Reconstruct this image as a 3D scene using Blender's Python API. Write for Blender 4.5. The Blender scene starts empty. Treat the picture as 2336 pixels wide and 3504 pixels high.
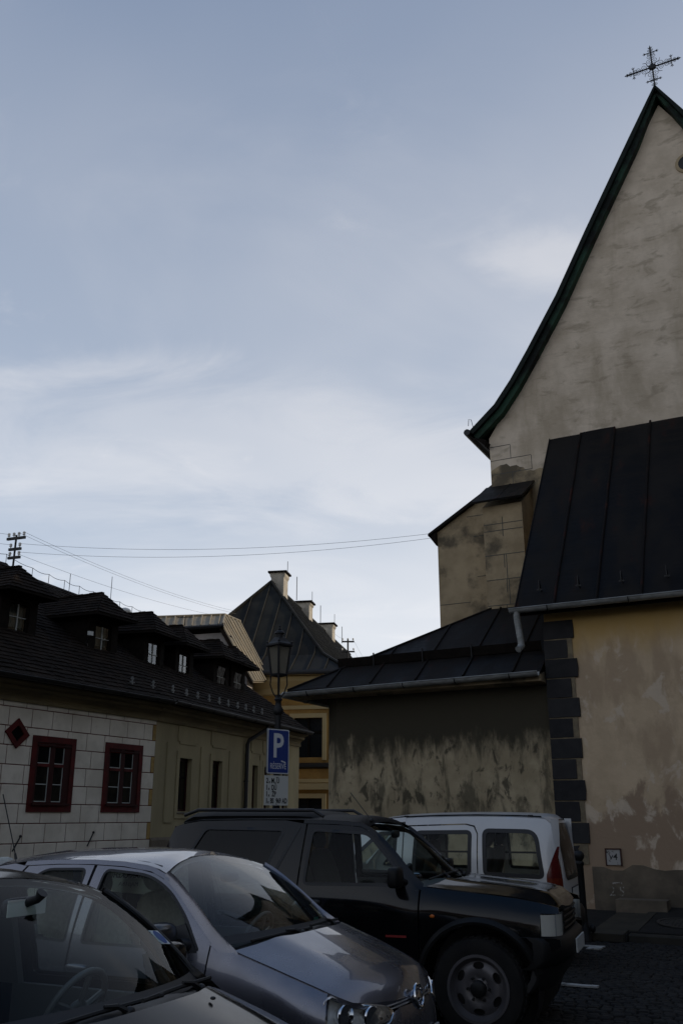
import bpy, bmesh, math, random
from mathutils import Vector, Matrix
from mathutils.geometry import delaunay_2d_cdt
R = math.radians
random.seed(7)
SC = bpy.context.scene
COL = SC.collection

# ---------------------------------------------------------------- camera
cam_d = bpy.data.cameras.new('camera')
cam = bpy.data.objects.new('camera', cam_d); COL.objects.link(cam)
cam.location = (0, 0, 1.70)
cam.rotation_euler = (R(90 + 18.2), 0, 0)
cam_d.sensor_fit = 'VERTICAL'; cam_d.sensor_height = 36.0
cam_d.lens = 36.0 * 3157.0 / 3504.0
cam_d.clip_start = 0.05; cam_d.clip_end = 3000
SC.camera = cam

# ---------------------------------------------------------------- grid of the old town: U runs away along the left houses, V to the right along the chapel
AZ = R(27.5)
U = Vector((math.sin(AZ), math.cos(AZ), 0)); V = Vector((math.cos(AZ), -math.sin(AZ), 0))

# ---------------------------------------------------------------- sun and sky
SUN_PHI, SUN_EL = R(20), R(22)
sh = V * math.cos(SUN_PHI) + U * math.sin(SUN_PHI)
sdir = Vector((sh.x * math.cos(SUN_EL), sh.y * math.cos(SUN_EL), math.sin(SUN_EL)))
sl = bpy.data.lights.new('sun', 'SUN'); sl.energy = 2.6; sl.angle = R(0.6); sl.color = (1.0, 0.86, 0.68)
so = bpy.data.objects.new('sun', sl); COL.objects.link(so)
so.rotation_euler = sdir.to_track_quat('Z', 'Y').to_euler(); so.location = (30, 0, 40)

wd = bpy.data.worlds.new('World'); SC.world = wd; wd.use_nodes = True
nt = wd.node_tree; N = nt.nodes; L = nt.links
for n in list(N): N.remove(n)
out = N.new('ShaderNodeOutputWorld'); bg = N.new('ShaderNodeBackground'); bg.inputs[1].default_value = 0.088
sky = N.new('ShaderNodeTexSky'); sky.sky_type = 'NISHITA'; sky.sun_disc = False
sky.sun_elevation = SUN_EL; sky.sun_rotation = math.atan2(sdir.x, sdir.y)
sky.air_density = 1.0; sky.dust_density = 1.2; sky.ozone_density = 1.6; sky.altitude = 600
tc = N.new('ShaderNodeTexCoord')
sep = N.new('ShaderNodeSeparateXYZ'); L.new(tc.outputs['Generated'], sep.inputs[0])
def wmath(op, a, b=None, clamp=False):
    m = N.new('ShaderNodeMath'); m.operation = op; m.use_clamp = clamp
    for i, x in enumerate((a, b)):
        if x is None: continue
        if isinstance(x, (int, float)): m.inputs[i].default_value = x
        else: L.new(x, m.inputs[i])
    return m.outputs[0]
zz = wmath('ADD', wmath('MAXIMUM', sep.outputs[2], 0.0), 0.22)
px = wmath('DIVIDE', sep.outputs[0], zz); py = wmath('DIVIDE', sep.outputs[1], zz)
cmb = N.new('ShaderNodeCombineXYZ'); L.new(px, cmb.inputs[0]); L.new(py, cmb.inputs[1])
def wnoise(scale, stretch, rot, loc, detail, rough, dist):
    mp = N.new('ShaderNodeMapping'); L.new(cmb.outputs[0], mp.inputs[0]); mp.inputs['Rotation'].default_value = (0, 0, R(rot)); mp.inputs['Scale'].default_value = stretch; mp.inputs['Location'].default_value = loc
    nz = N.new('ShaderNodeTexNoise'); L.new(mp.outputs[0], nz.inputs[0]); nz.inputs['Scale'].default_value = scale; nz.inputs['Detail'].default_value = detail; nz.inputs['Roughness'].default_value = rough; nz.inputs['Distortion'].default_value = dist
    return nz.outputs[0]
def wstep(x, a, c):
    r = N.new('ShaderNodeMapRange'); L.new(x, r.inputs[0]); r.inputs[1].default_value = a; r.inputs[2].default_value = c; r.interpolation_type = 'SMOOTHSTEP'; return r.outputs[0]
haze = wstep(wnoise(.62, (.9, 1.1, 1), 35, (3.1, 1.4, 0), 4, .5, .3), .30, .64)          # broad milky veils
wisp = wstep(wnoise(1.25, (.7, 1.35, 1), 24, (.7, 2.3, 0), 9, .58, .9), .48, .78)           # torn cirrus
fluff = wstep(wnoise(2.6, (1.0, 1.3, 1), 40, (5.2, .6, 0), 8, .6, .7), .60, .76)           # a few small puffs
def bank(cx, cy, rx, ry, rot):
    # one bank of cloud on the cloud sheet, torn by the same noise as the rest
    dx, dy = wmath('SUBTRACT', px, cx), wmath('SUBTRACT', py, cy); c_, s_ = math.cos(R(rot)), math.sin(R(rot))
    a_ = wmath('DIVIDE', wmath('ADD', wmath('MULTIPLY', dx, c_), wmath('MULTIPLY', dy, s_)), rx); b_ = wmath('DIVIDE', wmath('SUBTRACT', wmath('MULTIPLY', dy, c_), wmath('MULTIPLY', dx, s_)), ry)
    d_ = wmath('SQRT', wmath('ADD', wmath('MULTIPLY', a_, a_), wmath('MULTIPLY', b_, b_)))
    d_ = wmath('ADD', d_, wmath('MULTIPLY', wmath('SUBTRACT', wnoise(3.2, (.8, 1.3, 1), 20, (1.7, 4.1, 0), 8, .62, .8), .5), 2.2))
    return wstep(d_, 1.15, .1)
banks = wmath('ADD', wmath('MULTIPLY', bank(0.273, 1.080, .10, .085, 20), .42), wmath('ADD', wmath('MULTIPLY', bank(-0.432, 1.313, .30, .05, -8), .20), wmath('MULTIPLY', bank(-0.144, 1.574, 1.1, .30, 10), .35)))
cl = wmath('ADD', banks, wmath('ADD', wmath('MULTIPLY', haze, .50), wmath('ADD', wmath('MULTIPLY', wisp, .30), wmath('MULTIPLY', fluff, .26)), True), True)
hz_f = wmath('POWER', wmath('SUBTRACT', 1.0, wmath('MAXIMUM', sep.outputs[2], 0.0)), 1.0)
# clear air: the physical sky under a thin blue-white haze; clouds: whiter, brighter towards the horizon where they are seen edge-on
acol = N.new('ShaderNodeMixRGB'); L.new(hz_f, acol.inputs[0]); acol.inputs[1].default_value = (.3, 1.5, 3.9, 1); acol.inputs[2].default_value = (11.2, 11.9, 12.9, 1)
ccol = N.new('ShaderNodeMixRGB'); L.new(hz_f, ccol.inputs[0]); ccol.inputs[1].default_value = (2.3, 2.9, 4.2, 1); ccol.inputs[2].default_value = (13.5, 13.2, 13.0, 1)
air = N.new('ShaderNodeMixRGB'); air.inputs[0].default_value = .62; L.new(sky.outputs[0], air.inputs[1]); L.new(acol.outputs[0], air.inputs[2])
mix = N.new('ShaderNodeMixRGB'); L.new(cl, mix.inputs[0]); L.new(air.outputs[0], mix.inputs[1]); L.new(ccol.outputs[0], mix.inputs[2])
L.new(mix.outputs[0], bg.inputs[0]); L.new(bg.outputs[0], out.inputs[0])
SC.view_settings.view_transform = 'Standard'; SC.view_settings.look = 'None'
SC.view_settings.exposure = 0.0; SC.view_settings.gamma = 1.0
SC.view_settings.use_curve_mapping = False
SC.cycles.max_bounces = 8; SC.cycles.transparent_max_bounces = 16; SC.cycles.sample_clamp_indirect = 6
SC.cycles.use_denoising = True

# ================================================================ helpers
def G(v, u, z): return U * u + V * v + Vector((0, 0, z))
CAMP = Vector((0, 0, 1.7)); CT, ST = math.cos(R(18.2)), math.sin(R(18.2))
def at(x, y, Y):
    """world point at depth Y (metres along +Y) on the sight line of photograph pixel x, y"""
    a, b = (x - 1168) / 3157.0, (1752 - y) / 3157.0
    d = Vector((a, CT - b * ST, ST + b * CT))
    return CAMP + d * (Y / d.y)

class MB:
    def __init__(s): s.v = []; s.f = []
    def add(s, vs, fs):
        o = len(s.v); s.v += [tuple(p) for p in vs]; s.f += [tuple(i + o for i in f) for f in fs]; return s
    def box(s, a, b):
        x0, y0, z0 = a; x1, y1, z1 = b
        return s.add([(x0,y0,z0),(x1,y0,z0),(x1,y1,z0),(x0,y1,z0),(x0,y0,z1),(x1,y0,z1),(x1,y1,z1),(x0,y1,z1)],
                     [(0,3,2,1),(4,5,6,7),(0,1,5,4),(1,2,6,5),(2,3,7,6),(3,0,4,7)])
    def prism(s, pts, d):
        """planar polygon of 3-D points swept by vector d"""
        n = len(pts); d = Vector(d)
        vs = [Vector(p) for p in pts] + [Vector(p) + d for p in pts]
        nrm = Vector((0,0,0))
        for i in range(n): nrm += Vector(pts[i]).cross(Vector(pts[(i+1) % n]))
        fs = [tuple(range(n)), tuple(range(2*n-1, n-1, -1))] + [(i, i+n, (i+1) % n + n, (i+1) % n) for i in range(n)]
        if nrm.dot(d) > 0: fs = [f[::-1] for f in fs]
        return s.add(vs, fs)
    def tube(s, pts, r, n=8, caps=True):
        pts = [Vector(p) for p in pts]; m = len(pts)
        rr = r if isinstance(r, (list, tuple)) else [r] * m
        vs = []; prev = None
        for i, p in enumerate(pts):
            t = (pts[min(i+1, m-1)] - pts[max(i-1, 0)]).normalized()
            if prev is None:
                a = Vector((0,0,1)) if abs(t.z) < .9 else Vector((1,0,0)); e = t.cross(a).normalized()
            else: e = (prev - t * prev.dot(t)).normalized()
            prev = e; g = t.cross(e)
            for k in range(n):
                w = 2 * math.pi * k / n; vs.append(p + (e * math.cos(w) + g * math.sin(w)) * rr[i])
        fs = [(i*n+k, i*n+(k+1) % n, (i+1)*n+(k+1) % n, (i+1)*n+k) for i in range(m-1) for k in range(n)]
        if caps: fs += [tuple(range(n-1, -1, -1)), tuple(range((m-1)*n, m*n))]
        return s.add(vs, fs)
    def lathe(s, prof, c=(0,0,0), n=16, axis='z', a0=0.0, caps=True):
        c = Vector(c); vs = []
        for r, h in prof:
            for k in range(n):
                w = a0 + 2*math.pi*k/n; p, q = r*math.cos(w), r*math.sin(w)
                vs.append(c + (Vector((p,q,h)) if axis == 'z' else Vector((q,h,p)) if axis == 'y' else Vector((h,p,q))))
        m = len(prof)
        fs = [(i*n+k, i*n+(k+1) % n, (i+1)*n+(k+1) % n, (i+1)*n+k) for i in range(m-1) for k in range(n)]
        if caps and prof[0][0] > 1e-5: fs.append(tuple(range(n-1, -1, -1)))
        if caps and prof[-1][0] > 1e-5: fs.append(tuple(range((m-1)*n, m*n)))
        return s.add(vs, fs)
    def grid(s, fn, nu, nv, thick=None):
        vs = [fn(i/(nu-1), j/(nv-1)) for i in range(nu) for j in range(nv)]
        fs = [(i*nv+j, (i+1)*nv+j, (i+1)*nv+j+1, i*nv+j+1) for i in range(nu-1) for j in range(nv-1)]
        return s.add(vs, fs)
    def ball(s, c, r, n=12, m=8, e=1.0):
        c = Vector(c); rx, ry, rz = (r, r, r) if isinstance(r, (int, float)) else r
        sg = lambda t: math.copysign(abs(t)**e, t)
        vs = [(c.x, c.y, c.z - rz)]
        for j in range(1, m):
            b = -math.pi/2 + math.pi*j/m
            for k in range(n):
                w = 2*math.pi*k/n
                vs.append((c.x + rx*sg(math.cos(b))*sg(math.cos(w)), c.y + ry*sg(math.cos(b))*sg(math.sin(w)), c.z + rz*sg(math.sin(b))))
        vs.append((c.x, c.y, c.z + rz)); fs = []
        for k in range(n): fs.append((0, 1+(k+1) % n, 1+k))
        for j in range(m-2):
            for k in range(n): fs.append((1+j*n+k, 1+j*n+(k+1) % n, 1+(j+1)*n+(k+1) % n, 1+(j+1)*n+k))
        t = len(vs)-1
        for k in range(n): fs.append((t, 1+(m-2)*n+k, 1+(m-2)*n+(k+1) % n))
        return s.add(vs, fs)
    def move(s, M):
        s.v = [tuple(M @ Vector(p)) for p in s.v]; return s
    def mesh(s, name, off=(0,0,0), smooth=None):
        me = bpy.data.meshes.new(name)
        me.from_pydata([(p[0]-off[0], p[1]-off[1], p[2]-off[2]) for p in s.v], [], s.f)
        if smooth is not None:
            me.shade_smooth(); me.set_sharp_from_angle(angle=R(smooth))
        me.update(); return me

def link(name, me, m, parent=None, kind=None, loc=None, rot=None):
    o = bpy.data.objects.new(name, me); COL.objects.link(o)
    if m is not None and me is not None:
        if isinstance(me, bpy.types.Mesh) and len(me.materials) == 0: me.materials.append(m)
    if parent is not None: o.parent = parent
    if kind: o['kind'] = kind
    if loc is not None: o.location = loc
    if rot is not None: o.rotation_euler = rot
    return o

class Thing:
    """an Empty at the thing's base; parts are given in the frame whose origin lies at -off of the base"""
    def __init__(s, name, label, cat, loc, rotz=0.0, off=(0,0,0), group=None):
        s.o = bpy.data.objects.new(name, None); COL.objects.link(s.o); s.o.empty_display_size = 0.2
        s.o.location = loc; s.o.rotation_euler = (0, 0, rotz); s.off = off
        s.o['label'] = label; s.o['category'] = cat
        if group: s.o['group'] = group
    def part(s, name, mb, m, parent=None, smooth=None, kind=None, label=None):
        o = link(name, mb.mesh(name, s.off, smooth), m, parent or s.o, kind)
        if label: o['label'] = label
        return o
def grid_thing(name, label, cat, v, u, z=0.0, group=None):
    return Thing(name, label, cat, G(v, u, z), -AZ, (v, u, z), group)   # part coordinates: x = v, y = u, z
def single(name, label, cat, mb, m, smooth=None, base=(0,0,0), group=None):
    o = link(name, mb.mesh(name, base, smooth), m, loc=base); o['label'] = label; o['category'] = cat
    if group: o['group'] = group
    return o

# ---------------------------------------------------------------- materials
def mat(name, col, rough=.8, metal=0.0, col2=None, scale=3.0, stretch=(1,1,1), lo=.35, hi=.65, detail=6, bump=0.0, bscale=40.0, bstretch=(1,1,1), coat=0.0, spec=.5, col3=None, scale3=12.0, amt3=.5, lo3=.5, hi3=.7, world=False, rvar=0.0):
    m = bpy.data.materials.new(name); m.use_nodes = True; t = m.node_tree; n = t.nodes; l = t.links
    b = n['Principled BSDF']; b.inputs['Roughness'].default_value = rough; b.inputs['Metallic'].default_value = metal
    b.inputs['Coat Weight'].default_value = coat; b.inputs['Coat Roughness'].default_value = 0.03; b.inputs['Specular IOR Level'].default_value = spec
    b.inputs['Base Color'].default_value = (*col, 1)
    if col2 is None and not bump and col3 is None: return m
    tc = n.new('ShaderNodeTexCoord'); src = tc.outputs['Object']
    if world: g = n.new('ShaderNodeNewGeometry'); src = g.outputs['Position']
    def noise(sc, stt, det):
        mp = n.new('ShaderNodeMapping'); l.new(src, mp.inputs[0]); mp.inputs['Scale'].default_value = stt
        z = n.new('ShaderNodeTexNoise'); l.new(mp.outputs[0], z.inputs[0]); z.inputs['Scale'].default_value = sc; z.inputs['Detail'].default_value = det; z.inputs['Roughness'].default_value = .6
        return z.outputs[0]
    def ramp(x, a, c):
        r = n.new('ShaderNodeMapRange'); l.new(x, r.inputs[0]); r.inputs[1].default_value = a; r.inputs[2].default_value = c; r.interpolation_type = 'SMOOTHSTEP'
        return r.outputs[0]
    cur = None
    if col2 is not None:
        k = n.new('ShaderNodeMixRGB'); f = ramp(noise(scale, stretch, detail), lo, hi); l.new(f, k.inputs[0]); k.inputs[1].default_value = (*col, 1); k.inputs[2].default_value = (*col2, 1); cur = k.outputs[0]
        if rvar:
            rr = n.new('ShaderNodeMapRange'); l.new(f, rr.inputs[0]); rr.inputs[3].default_value = rough - rvar; rr.inputs[4].default_value = rough + rvar; l.new(rr.outputs[0], b.inputs['Roughness'])
    if col3 is not None:
        k = n.new('ShaderNodeMixRGB'); f = ramp(noise(scale3, stretch, 8), lo3, hi3)
        mm = n.new('ShaderNodeMath'); mm.operation = 'MULTIPLY'; l.new(f, mm.inputs[0]); mm.inputs[1].default_value = amt3; l.new(mm.outputs[0], k.inputs[0])
        if cur is not None: l.new(cur, k.inputs[1])
        else: k.inputs[1].default_value = (*col, 1)
        k.inputs[2].default_value = (*col3, 1); cur = k.outputs[0]
    if cur is not None: l.new(cur, b.inputs['Base Color'])
    if bump:
        bp = n.new('ShaderNodeBump'); bp.inputs['Strength'].default_value = bump; bp.inputs['Distance'].default_value = .02
        l.new(noise(bscale, bstretch, 5), bp.inputs['Height']); l.new(bp.outputs[0], b.inputs['Normal'])
    return m

def glass(name, tint=(.62,.70,.66), boost=1.7, rough=0.0):
    m = bpy.data.materials.new(name); m.use_nodes = True; t = m.node_tree; n = t.nodes; l = t.links
    n.remove(n['Principled BSDF']); o = n['Material Output']
    a = n.new('ShaderNodeBsdfTransparent'); a.inputs[0].default_value = (*tint, 1)
    g = n.new('ShaderNodeBsdfGlossy'); g.inputs['Roughness'].default_value = rough; g.inputs[0].default_value = (1,1,1,1)
    fr = n.new('ShaderNodeFresnel'); fr.inputs[0].default_value = 1.5
    mm = n.new('ShaderNodeMath'); mm.operation = 'MULTIPLY'; mm.use_clamp = True; l.new(fr.outputs[0], mm.inputs[0]); mm.inputs[1].default_value = boost
    x = n.new('ShaderNodeMixShader'); l.new(mm.outputs[0], x.inputs[0]); l.new(a.outputs[0], x.inputs[1]); l.new(g.outputs[0], x.inputs[2]); l.new(x.outputs[0], o.inputs[0])
    return m

M = {}
M['gable'] = None
M['nave'] = mat('weathered nave plaster', (.40,.31,.19), .95, col2=(.27,.205,.12), scale=1.2, bump=.3, bscale=12, col3=(.07,.058,.04), scale3=.9, amt3=.85, lo3=.50, hi3=.64)
M['joint_line'] = mat('scored joint', (.07,.075,.07), .95)
M['copper'] = mat('verdigris copper', (.022,.058,.036), .7, .0, spec=.2, col2=(.007,.009,.008), scale=1.3, lo=.4, hi=.6)
M['copper_dark'] = mat('weathered dark copper', (.007,.009,.008), .6, .0, spec=.12, col2=(.011,.017,.013), scale=2)
M['roof_sheet'] = mat('tarred sheet roof', (.0075,.0065,.0058), .55, .0, spec=.09, col2=(.0145,.0125,.011), scale=1.1, stretch=(1.5,.5,.5), lo=.4, hi=.6, rvar=.12, bump=.7, bscale=4, bstretch=(.22,1,1.8), col3=(.038,.012,.007), scale3=2.3, amt3=.5, lo3=.58, hi3=.74)
M['seam'] = mat('rust tinged seam', (.0085,.0065,.0055), .6, spec=.1, col2=(.034,.011,.007), scale=1.6, lo=.48, hi=.66)
M['zinc'] = mat('zinc gutter', (.30,.31,.30), .6, .25, col2=(.20,.205,.195), scale=5, stretch=(1,1,3))
M['dark_metal'] = mat('black iron', (.012,.012,.013), .5, .3)
M['iron'] = mat('forged iron', (.008,.008,.009), .6, .2)
M['quoin'] = mat('charcoal quoin paint', (.026,.0255,.027), .85, spec=.2, col2=(.034,.033,.034), scale=4, bump=.1)
M['mortar'] = mat('cream mortar', (.24,.195,.12), .95, col2=(.15,.12,.08), scale=6)
M['plinth'] = mat('cement plinth', (.15,.12,.085), .95, col2=(.09,.075,.055), scale=1.8, bump=.5, bscale=8, col3=(.21,.17,.12), scale3=3, amt3=.5)
M['white_block'] = mat('whitewashed ashlar', (.69,.64,.54), .9, col2=(.57,.525,.435), scale=1.7, bump=.12, bscale=22, col3=(.30,.26,.19), scale3=3.5, amt3=.35, lo3=.55, hi3=.75, world=True)
M['ochre_block'] = mat('ochre painted quoin', (.36,.24,.075), .9, col2=(.27,.18,.06), scale=6, world=True)
M['red_joint'] = mat('oxblood joint paint', (.10,.012,.009), .9, spec=.1)
M['red_paint'] = mat('oxblood window paint', (.085,.006,.006), .7, spec=.2, col2=(.05,.005,.005), scale=5)
M['red_dark'] = mat('dark red timber', (.028,.004,.004), .7, spec=.2)
M['sash_white'] = mat('pale sash paint', (.34,.36,.34), .6)
M['pane_dark'] = mat('old window glass', (.004,.005,.006), .04, spec=.5)
M['beige'] = mat('beige lime plaster', (.31,.265,.15), .95, col2=(.24,.205,.115), scale=1.1, stretch=(1,1,.35), bump=.12, bscale=16)
M['beige_line'] = mat('shadow groove', (.10,.09,.055), .95)
M['cornice'] = mat('ochre cornice plaster', (.20,.158,.078), .95, col2=(.13,.105,.055), scale=2, stretch=(.4,.4,2))
M['shingle'] = mat('weathered wooden shingle', (.010,.0075,.006), .9, spec=.08, col2=(.022,.016,.012), scale=2.2, bump=.4, bscale=60, bstretch=(1,.1,1), col3=(.034,.018,.011), scale3=5, amt3=.35, world=True)
M['timber_dark'] = mat('dark dormer timber', (.007,.0055,.0045), .9, spec=.1, col2=(.012,.009,.007), scale=8)
M['curtain'] = mat('dusty curtain', (.30,.30,.27), .95, col2=(.22,.22,.2), scale=9, stretch=(4,4,.3))
M['tan_roof'] = mat('tan seamed sheet', (.23,.19,.125), .6, .0, col2=(.17,.15,.11), scale=2)
M['pale_wall'] = mat('pale pinkish render', (.46,.42,.40), .95, col2=(.36,.33,.31), scale=2)
M['slate_roof'] = mat('dark seamed roof sheet', (.012,.0115,.0095), .55, .0, spec=.12, col2=(.024,.023,.018), scale=.9, lo=.4, hi=.7)
M['chimney'] = mat('whitewashed chimney', (.42,.38,.31), .95, col2=(.30,.27,.22), scale=3)
M['yellow'] = mat('yellow ochre facade', (.30,.18,.05), .95, col2=(.22,.13,.036), scale=1.5)
M['yellow_trim'] = mat('pale ochre trim', (.36,.29,.15), .95)
M['far_glass'] = mat('far window glass', (.01,.012,.014), .15)
M['town_wall'] = mat('grey town render', (.22,.20,.17), .95, col2=(.17,.155,.13), scale=.8)
M['town_roof'] = mat('red brown roof', (.06,.032,.024), .9, col2=(.09,.045,.03), scale=3)
M['cobble'] = mat('granite cobble', (.017,.0165,.016), .75, spec=.2, col2=(.028,.027,.025), scale=3.5, bump=.3, bscale=70, col3=(.05,.048,.044), scale3=1.7, amt3=.35, lo3=.58, hi3=.75, world=True)
M['joint_sand'] = mat('dirty joint sand', (.022,.021,.019), .95)
M['asphalt'] = mat('worn pavement asphalt', (.018,.0175,.0165), .9, spec=.2, col2=(.026,.025,.023), scale=2, bump=.35, bscale=60)
M['kerb'] = mat('kerb granite', (.04,.036,.028), .85, spec=.25, col2=(.026,.024,.02), scale=3, bump=.3, bscale=30)
M['paving'] = mat('stone slab', (.055,.048,.035), .9, spec=.25, col2=(.04,.036,.028), scale=2.5, bump=.3, bscale=25)
M['road_paint'] = mat('worn white road paint', (.42,.41,.38), .85, col2=(.18,.175,.16), scale=7, lo=.52, hi=.68, world=True)
M['cast_iron'] = mat('cast iron cover', (.035,.035,.034), .6, .3, col2=(.05,.05,.047), scale=8)
M['sign_blue'] = mat('sign blue', (.012,.04,.21), .4)
M['sign_white'] = mat('sign white', (.62,.64,.64), .5)
M['sign_white2'] = mat('plate white', (.56,.57,.53), .6)
M['sign_black'] = mat('sign black', (.01,.01,.01), .6)
M['sign_grey'] = mat('sign aluminium', (.30,.32,.33), .45, .6)
def frosted(name, col, clear=.35):
    m = bpy.data.materials.new(name); m.use_nodes = True; t = m.node_tree; n = t.nodes; l = t.links; n.remove(n['Principled BSDF'])
    a = n.new('ShaderNodeBsdfTranslucent'); a.inputs[0].default_value = (*col, 1); d = n.new('ShaderNodeBsdfDiffuse'); d.inputs[0].default_value = (*col, 1); c = n.new('ShaderNodeBsdfTransparent')
    x = n.new('ShaderNodeMixShader'); x.inputs[0].default_value = .5; l.new(a.outputs[0], x.inputs[1]); l.new(d.outputs[0], x.inputs[2])
    y = n.new('ShaderNodeMixShader'); y.inputs[0].default_value = clear; l.new(x.outputs[0], y.inputs[1]); l.new(c.outputs[0], y.inputs[2]); l.new(y.outputs[0], n['Material Output'].inputs[0]); return m
M['lamp_glass'] = frosted('lantern glass', (.26,.24,.19), .35)
M['porcelain'] = mat('white porcelain', (.65,.62,.56), .15)
M['wire'] = mat('overhead wire', (.16,.165,.17), .6)
M['number_paint'] = mat('faded white paint', (.34,.32,.28), .9, col2=(.13,.11,.08), scale=25, lo=.42, hi=.55)
def stained(name, base, base2, dark, zt, amp, soft=.25, streak=(3.0,3.0,.35), patch=None, patch_amt=.6, patch_scale=1.0, top=None, ztop=0, bump=.3, bsc=14, patch_lo=.5, patch_hi=.62, base_lo=.35, base_hi=.65, patch2=None, bst=(1,1,1), low=None, streak_sc=1.3):
    """plaster with a tide-line of dirt: above zt (ragged by vertical streaks) the dark growth covers it"""
    m = bpy.data.materials.new(name); m.use_nodes = True; t = m.node_tree; n = t.nodes; l = t.links
    b = n['Principled BSDF']; b.inputs['Roughness'].default_value = .95; b.inputs['Specular IOR Level'].default_value = .25
    tc = n.new('ShaderNodeTexCoord'); src = tc.outputs['Object']
    def noise(sc, stt=(1,1,1), det=7, dist=0.0):
        mp = n.new('ShaderNodeMapping'); l.new(src, mp.inputs[0]); mp.inputs['Scale'].default_value = stt
        z = n.new('ShaderNodeTexNoise'); l.new(mp.outputs[0], z.inputs[0]); z.inputs['Scale'].default_value = sc; z.inputs['Detail'].default_value = det; z.inputs['Roughness'].default_value = .62; z.inputs['Distortion'].default_value = dist
        return z.outputs[0]
    def rng(x, a, c):
        r = n.new('ShaderNodeMapRange'); l.new(x, r.inputs[0]); r.inputs[1].default_value = a; r.inputs[2].default_value = c; r.interpolation_type = 'SMOOTHSTEP'; return r.outputs[0]
    def mth(op, a, c):
        q = n.new('ShaderNodeMath'); q.operation = op
        for i, x in enumerate((a, c)):
            if isinstance(x, (int, float)): q.inputs[i].default_value = x
            else: l.new(x, q.inputs[i])
        return q.outputs[0]
    def mixc(f, a, c):
        k = n.new('ShaderNodeMixRGB'); l.new(f, k.inputs[0])
        for i, x in ((1, a), (2, c)):
            if isinstance(x, tuple): k.inputs[i].default_value = (*x, 1)
            else: l.new(x, k.inputs[i])
        return k.outputs[0]
    s = n.new('ShaderNodeSeparateXYZ'); l.new(src, s.inputs[0])
    cur = mixc(rng(noise(1.4), base_lo, base_hi), base, base2)
    if patch is not None:
        f = mth('MULTIPLY', rng(noise(patch_scale, streak, 8, .3), patch_lo, patch_hi), patch_amt); cur = mixc(f, cur, patch)
    if low is not None:
        zl = mth('ADD', s.outputs[2], mth('MULTIPLY', mth('SUBTRACT', noise(1.1, (1.0,1.0,.7), 9, .4), .5), low[2])); cur = mixc(rng(zl, low[1] + low[3], low[1] - low[3]), cur, low[0])
    if patch2 is not None:
        f = mth('MULTIPLY', rng(noise(patch2[1], patch2[2], 9, .5), patch2[3], patch2[4]), patch2[5]); cur = mixc(f, cur, patch2[0])
    st = noise(streak_sc, streak, 9)
    zz = mth('ADD', s.outputs[2], mth('MULTIPLY', mth('SUBTRACT', st, .5), amp))
    cur = mixc(rng(zz, zt - soft, zt + soft), cur, dark)
    if top is not None:
        zz = mth('ADD', s.outputs[2], mth('MULTIPLY', mth('SUBTRACT', noise(1.0, (1.2,1.2,.5)), .5), 1.6)); cur = mixc(rng(zz, ztop - .5, ztop + .45), cur, top)
    l.new(cur, b.inputs['Base Color'])
    bp = n.new('ShaderNodeBump'); bp.inputs['Strength'].default_value = bump; bp.inputs['Distance'].default_value = .02; l.new(noise(bsc, bst), bp.inputs['Height']); l.new(bp.outputs[0], b.inputs['Normal'])
    return m
M['annex_wall'] = stained('mouldy annex plaster', (.47,.39,.255), (.33,.27,.17), (.058,.051,.035), 2.93, 1.6, .26, streak=(1.8,1.8,.6), streak_sc=1.7, patch=(.085,.075,.05), patch_amt=.8, patch_scale=1.5, patch_lo=.49, patch_hi=.62, patch2=((.06,.053,.037), 3.8, (1.2,1.2,.7), .54, .64, .85), bump=.6, bsc=8)
M['sac_wall'] = stained('patched ochre plaster', (.64,.495,.33), (.53,.405,.265), (.33,.255,.14), 9.0, .5, patch=(.42,.31,.205), patch_amt=.75, patch_scale=1.1, patch_lo=.45, patch_hi=.60, top=(.54,.355,.13), ztop=4.8, streak=(1.6,1.6,.6), low=((.34,.245,.165), 1.75, 3.2, .10), patch2=((.66,.55,.42), 2.2, (1.0,1.0,.7), .55, .63, .75), bump=.6, bsc=6)
M['gable'] = stained('gable plaster', (.67,.565,.44), (.53,.44,.33), (.5,.4,.3), 90, .1, patch=(.33,.265,.18), patch_amt=.6, patch_scale=.5, streak=(1.5,1.5,.5), patch_lo=.50, patch_hi=.70, patch2=((.29,.235,.165), 2.4, (.7,.7,1.5), .52, .66, .55), bump=1.0, bsc=2.6, bst=(.6,.6,1.5))
# ================================================================ ground, pavement, road
def sheet(name, poly, z, m, thick=None):
    mb = MB()
    if thick: mb.prism([(p.x, p.y, z - thick) for p in poly], (0, 0, thick))
    else: mb.add([(p.x, p.y, z) for p in poly], [tuple(range(len(poly)))])
    o = link(name, mb.mesh(name), m); o['kind'] = 'structure'; return o
gm = MB(); gm.add([(-1500,-1500,-.035),(1500,-1500,-.035),(1500,1500,-.035),(-1500,1500,-.035)], [(0,1,2,3)])
ground = link('ground', gm.mesh('ground'), M['joint_sand']); ground['kind'] = 'structure'
# rings of low wooded hills beyond the town close the horizon
hm = MB(); hn = 96
for k in range(hn):
    a = 2*math.pi*k/hn; h = 26 + 14*math.sin(3*a+1) + 9*math.sin(7*a) + 5*math.sin(13*a+2)
    for rr, z in ((700, -1), (900, h*.6), (1150, h), (1400, h*.9)): hm.v.append((rr*math.cos(a), rr*math.sin(a), z))
for k in range(hn):
    for j in range(3): hm.f.append((k*4+j, ((k+1) % hn)*4+j, ((k+1) % hn)*4+j+1, k*4+j+1))
M['hill'] = mat('wooded hill', (.03,.04,.022), .95, col2=(.05,.06,.03), scale=.05)
o = link('hills', hm.mesh('hills', smooth=60), M['hill']); o['kind'] = 'structure'

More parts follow.
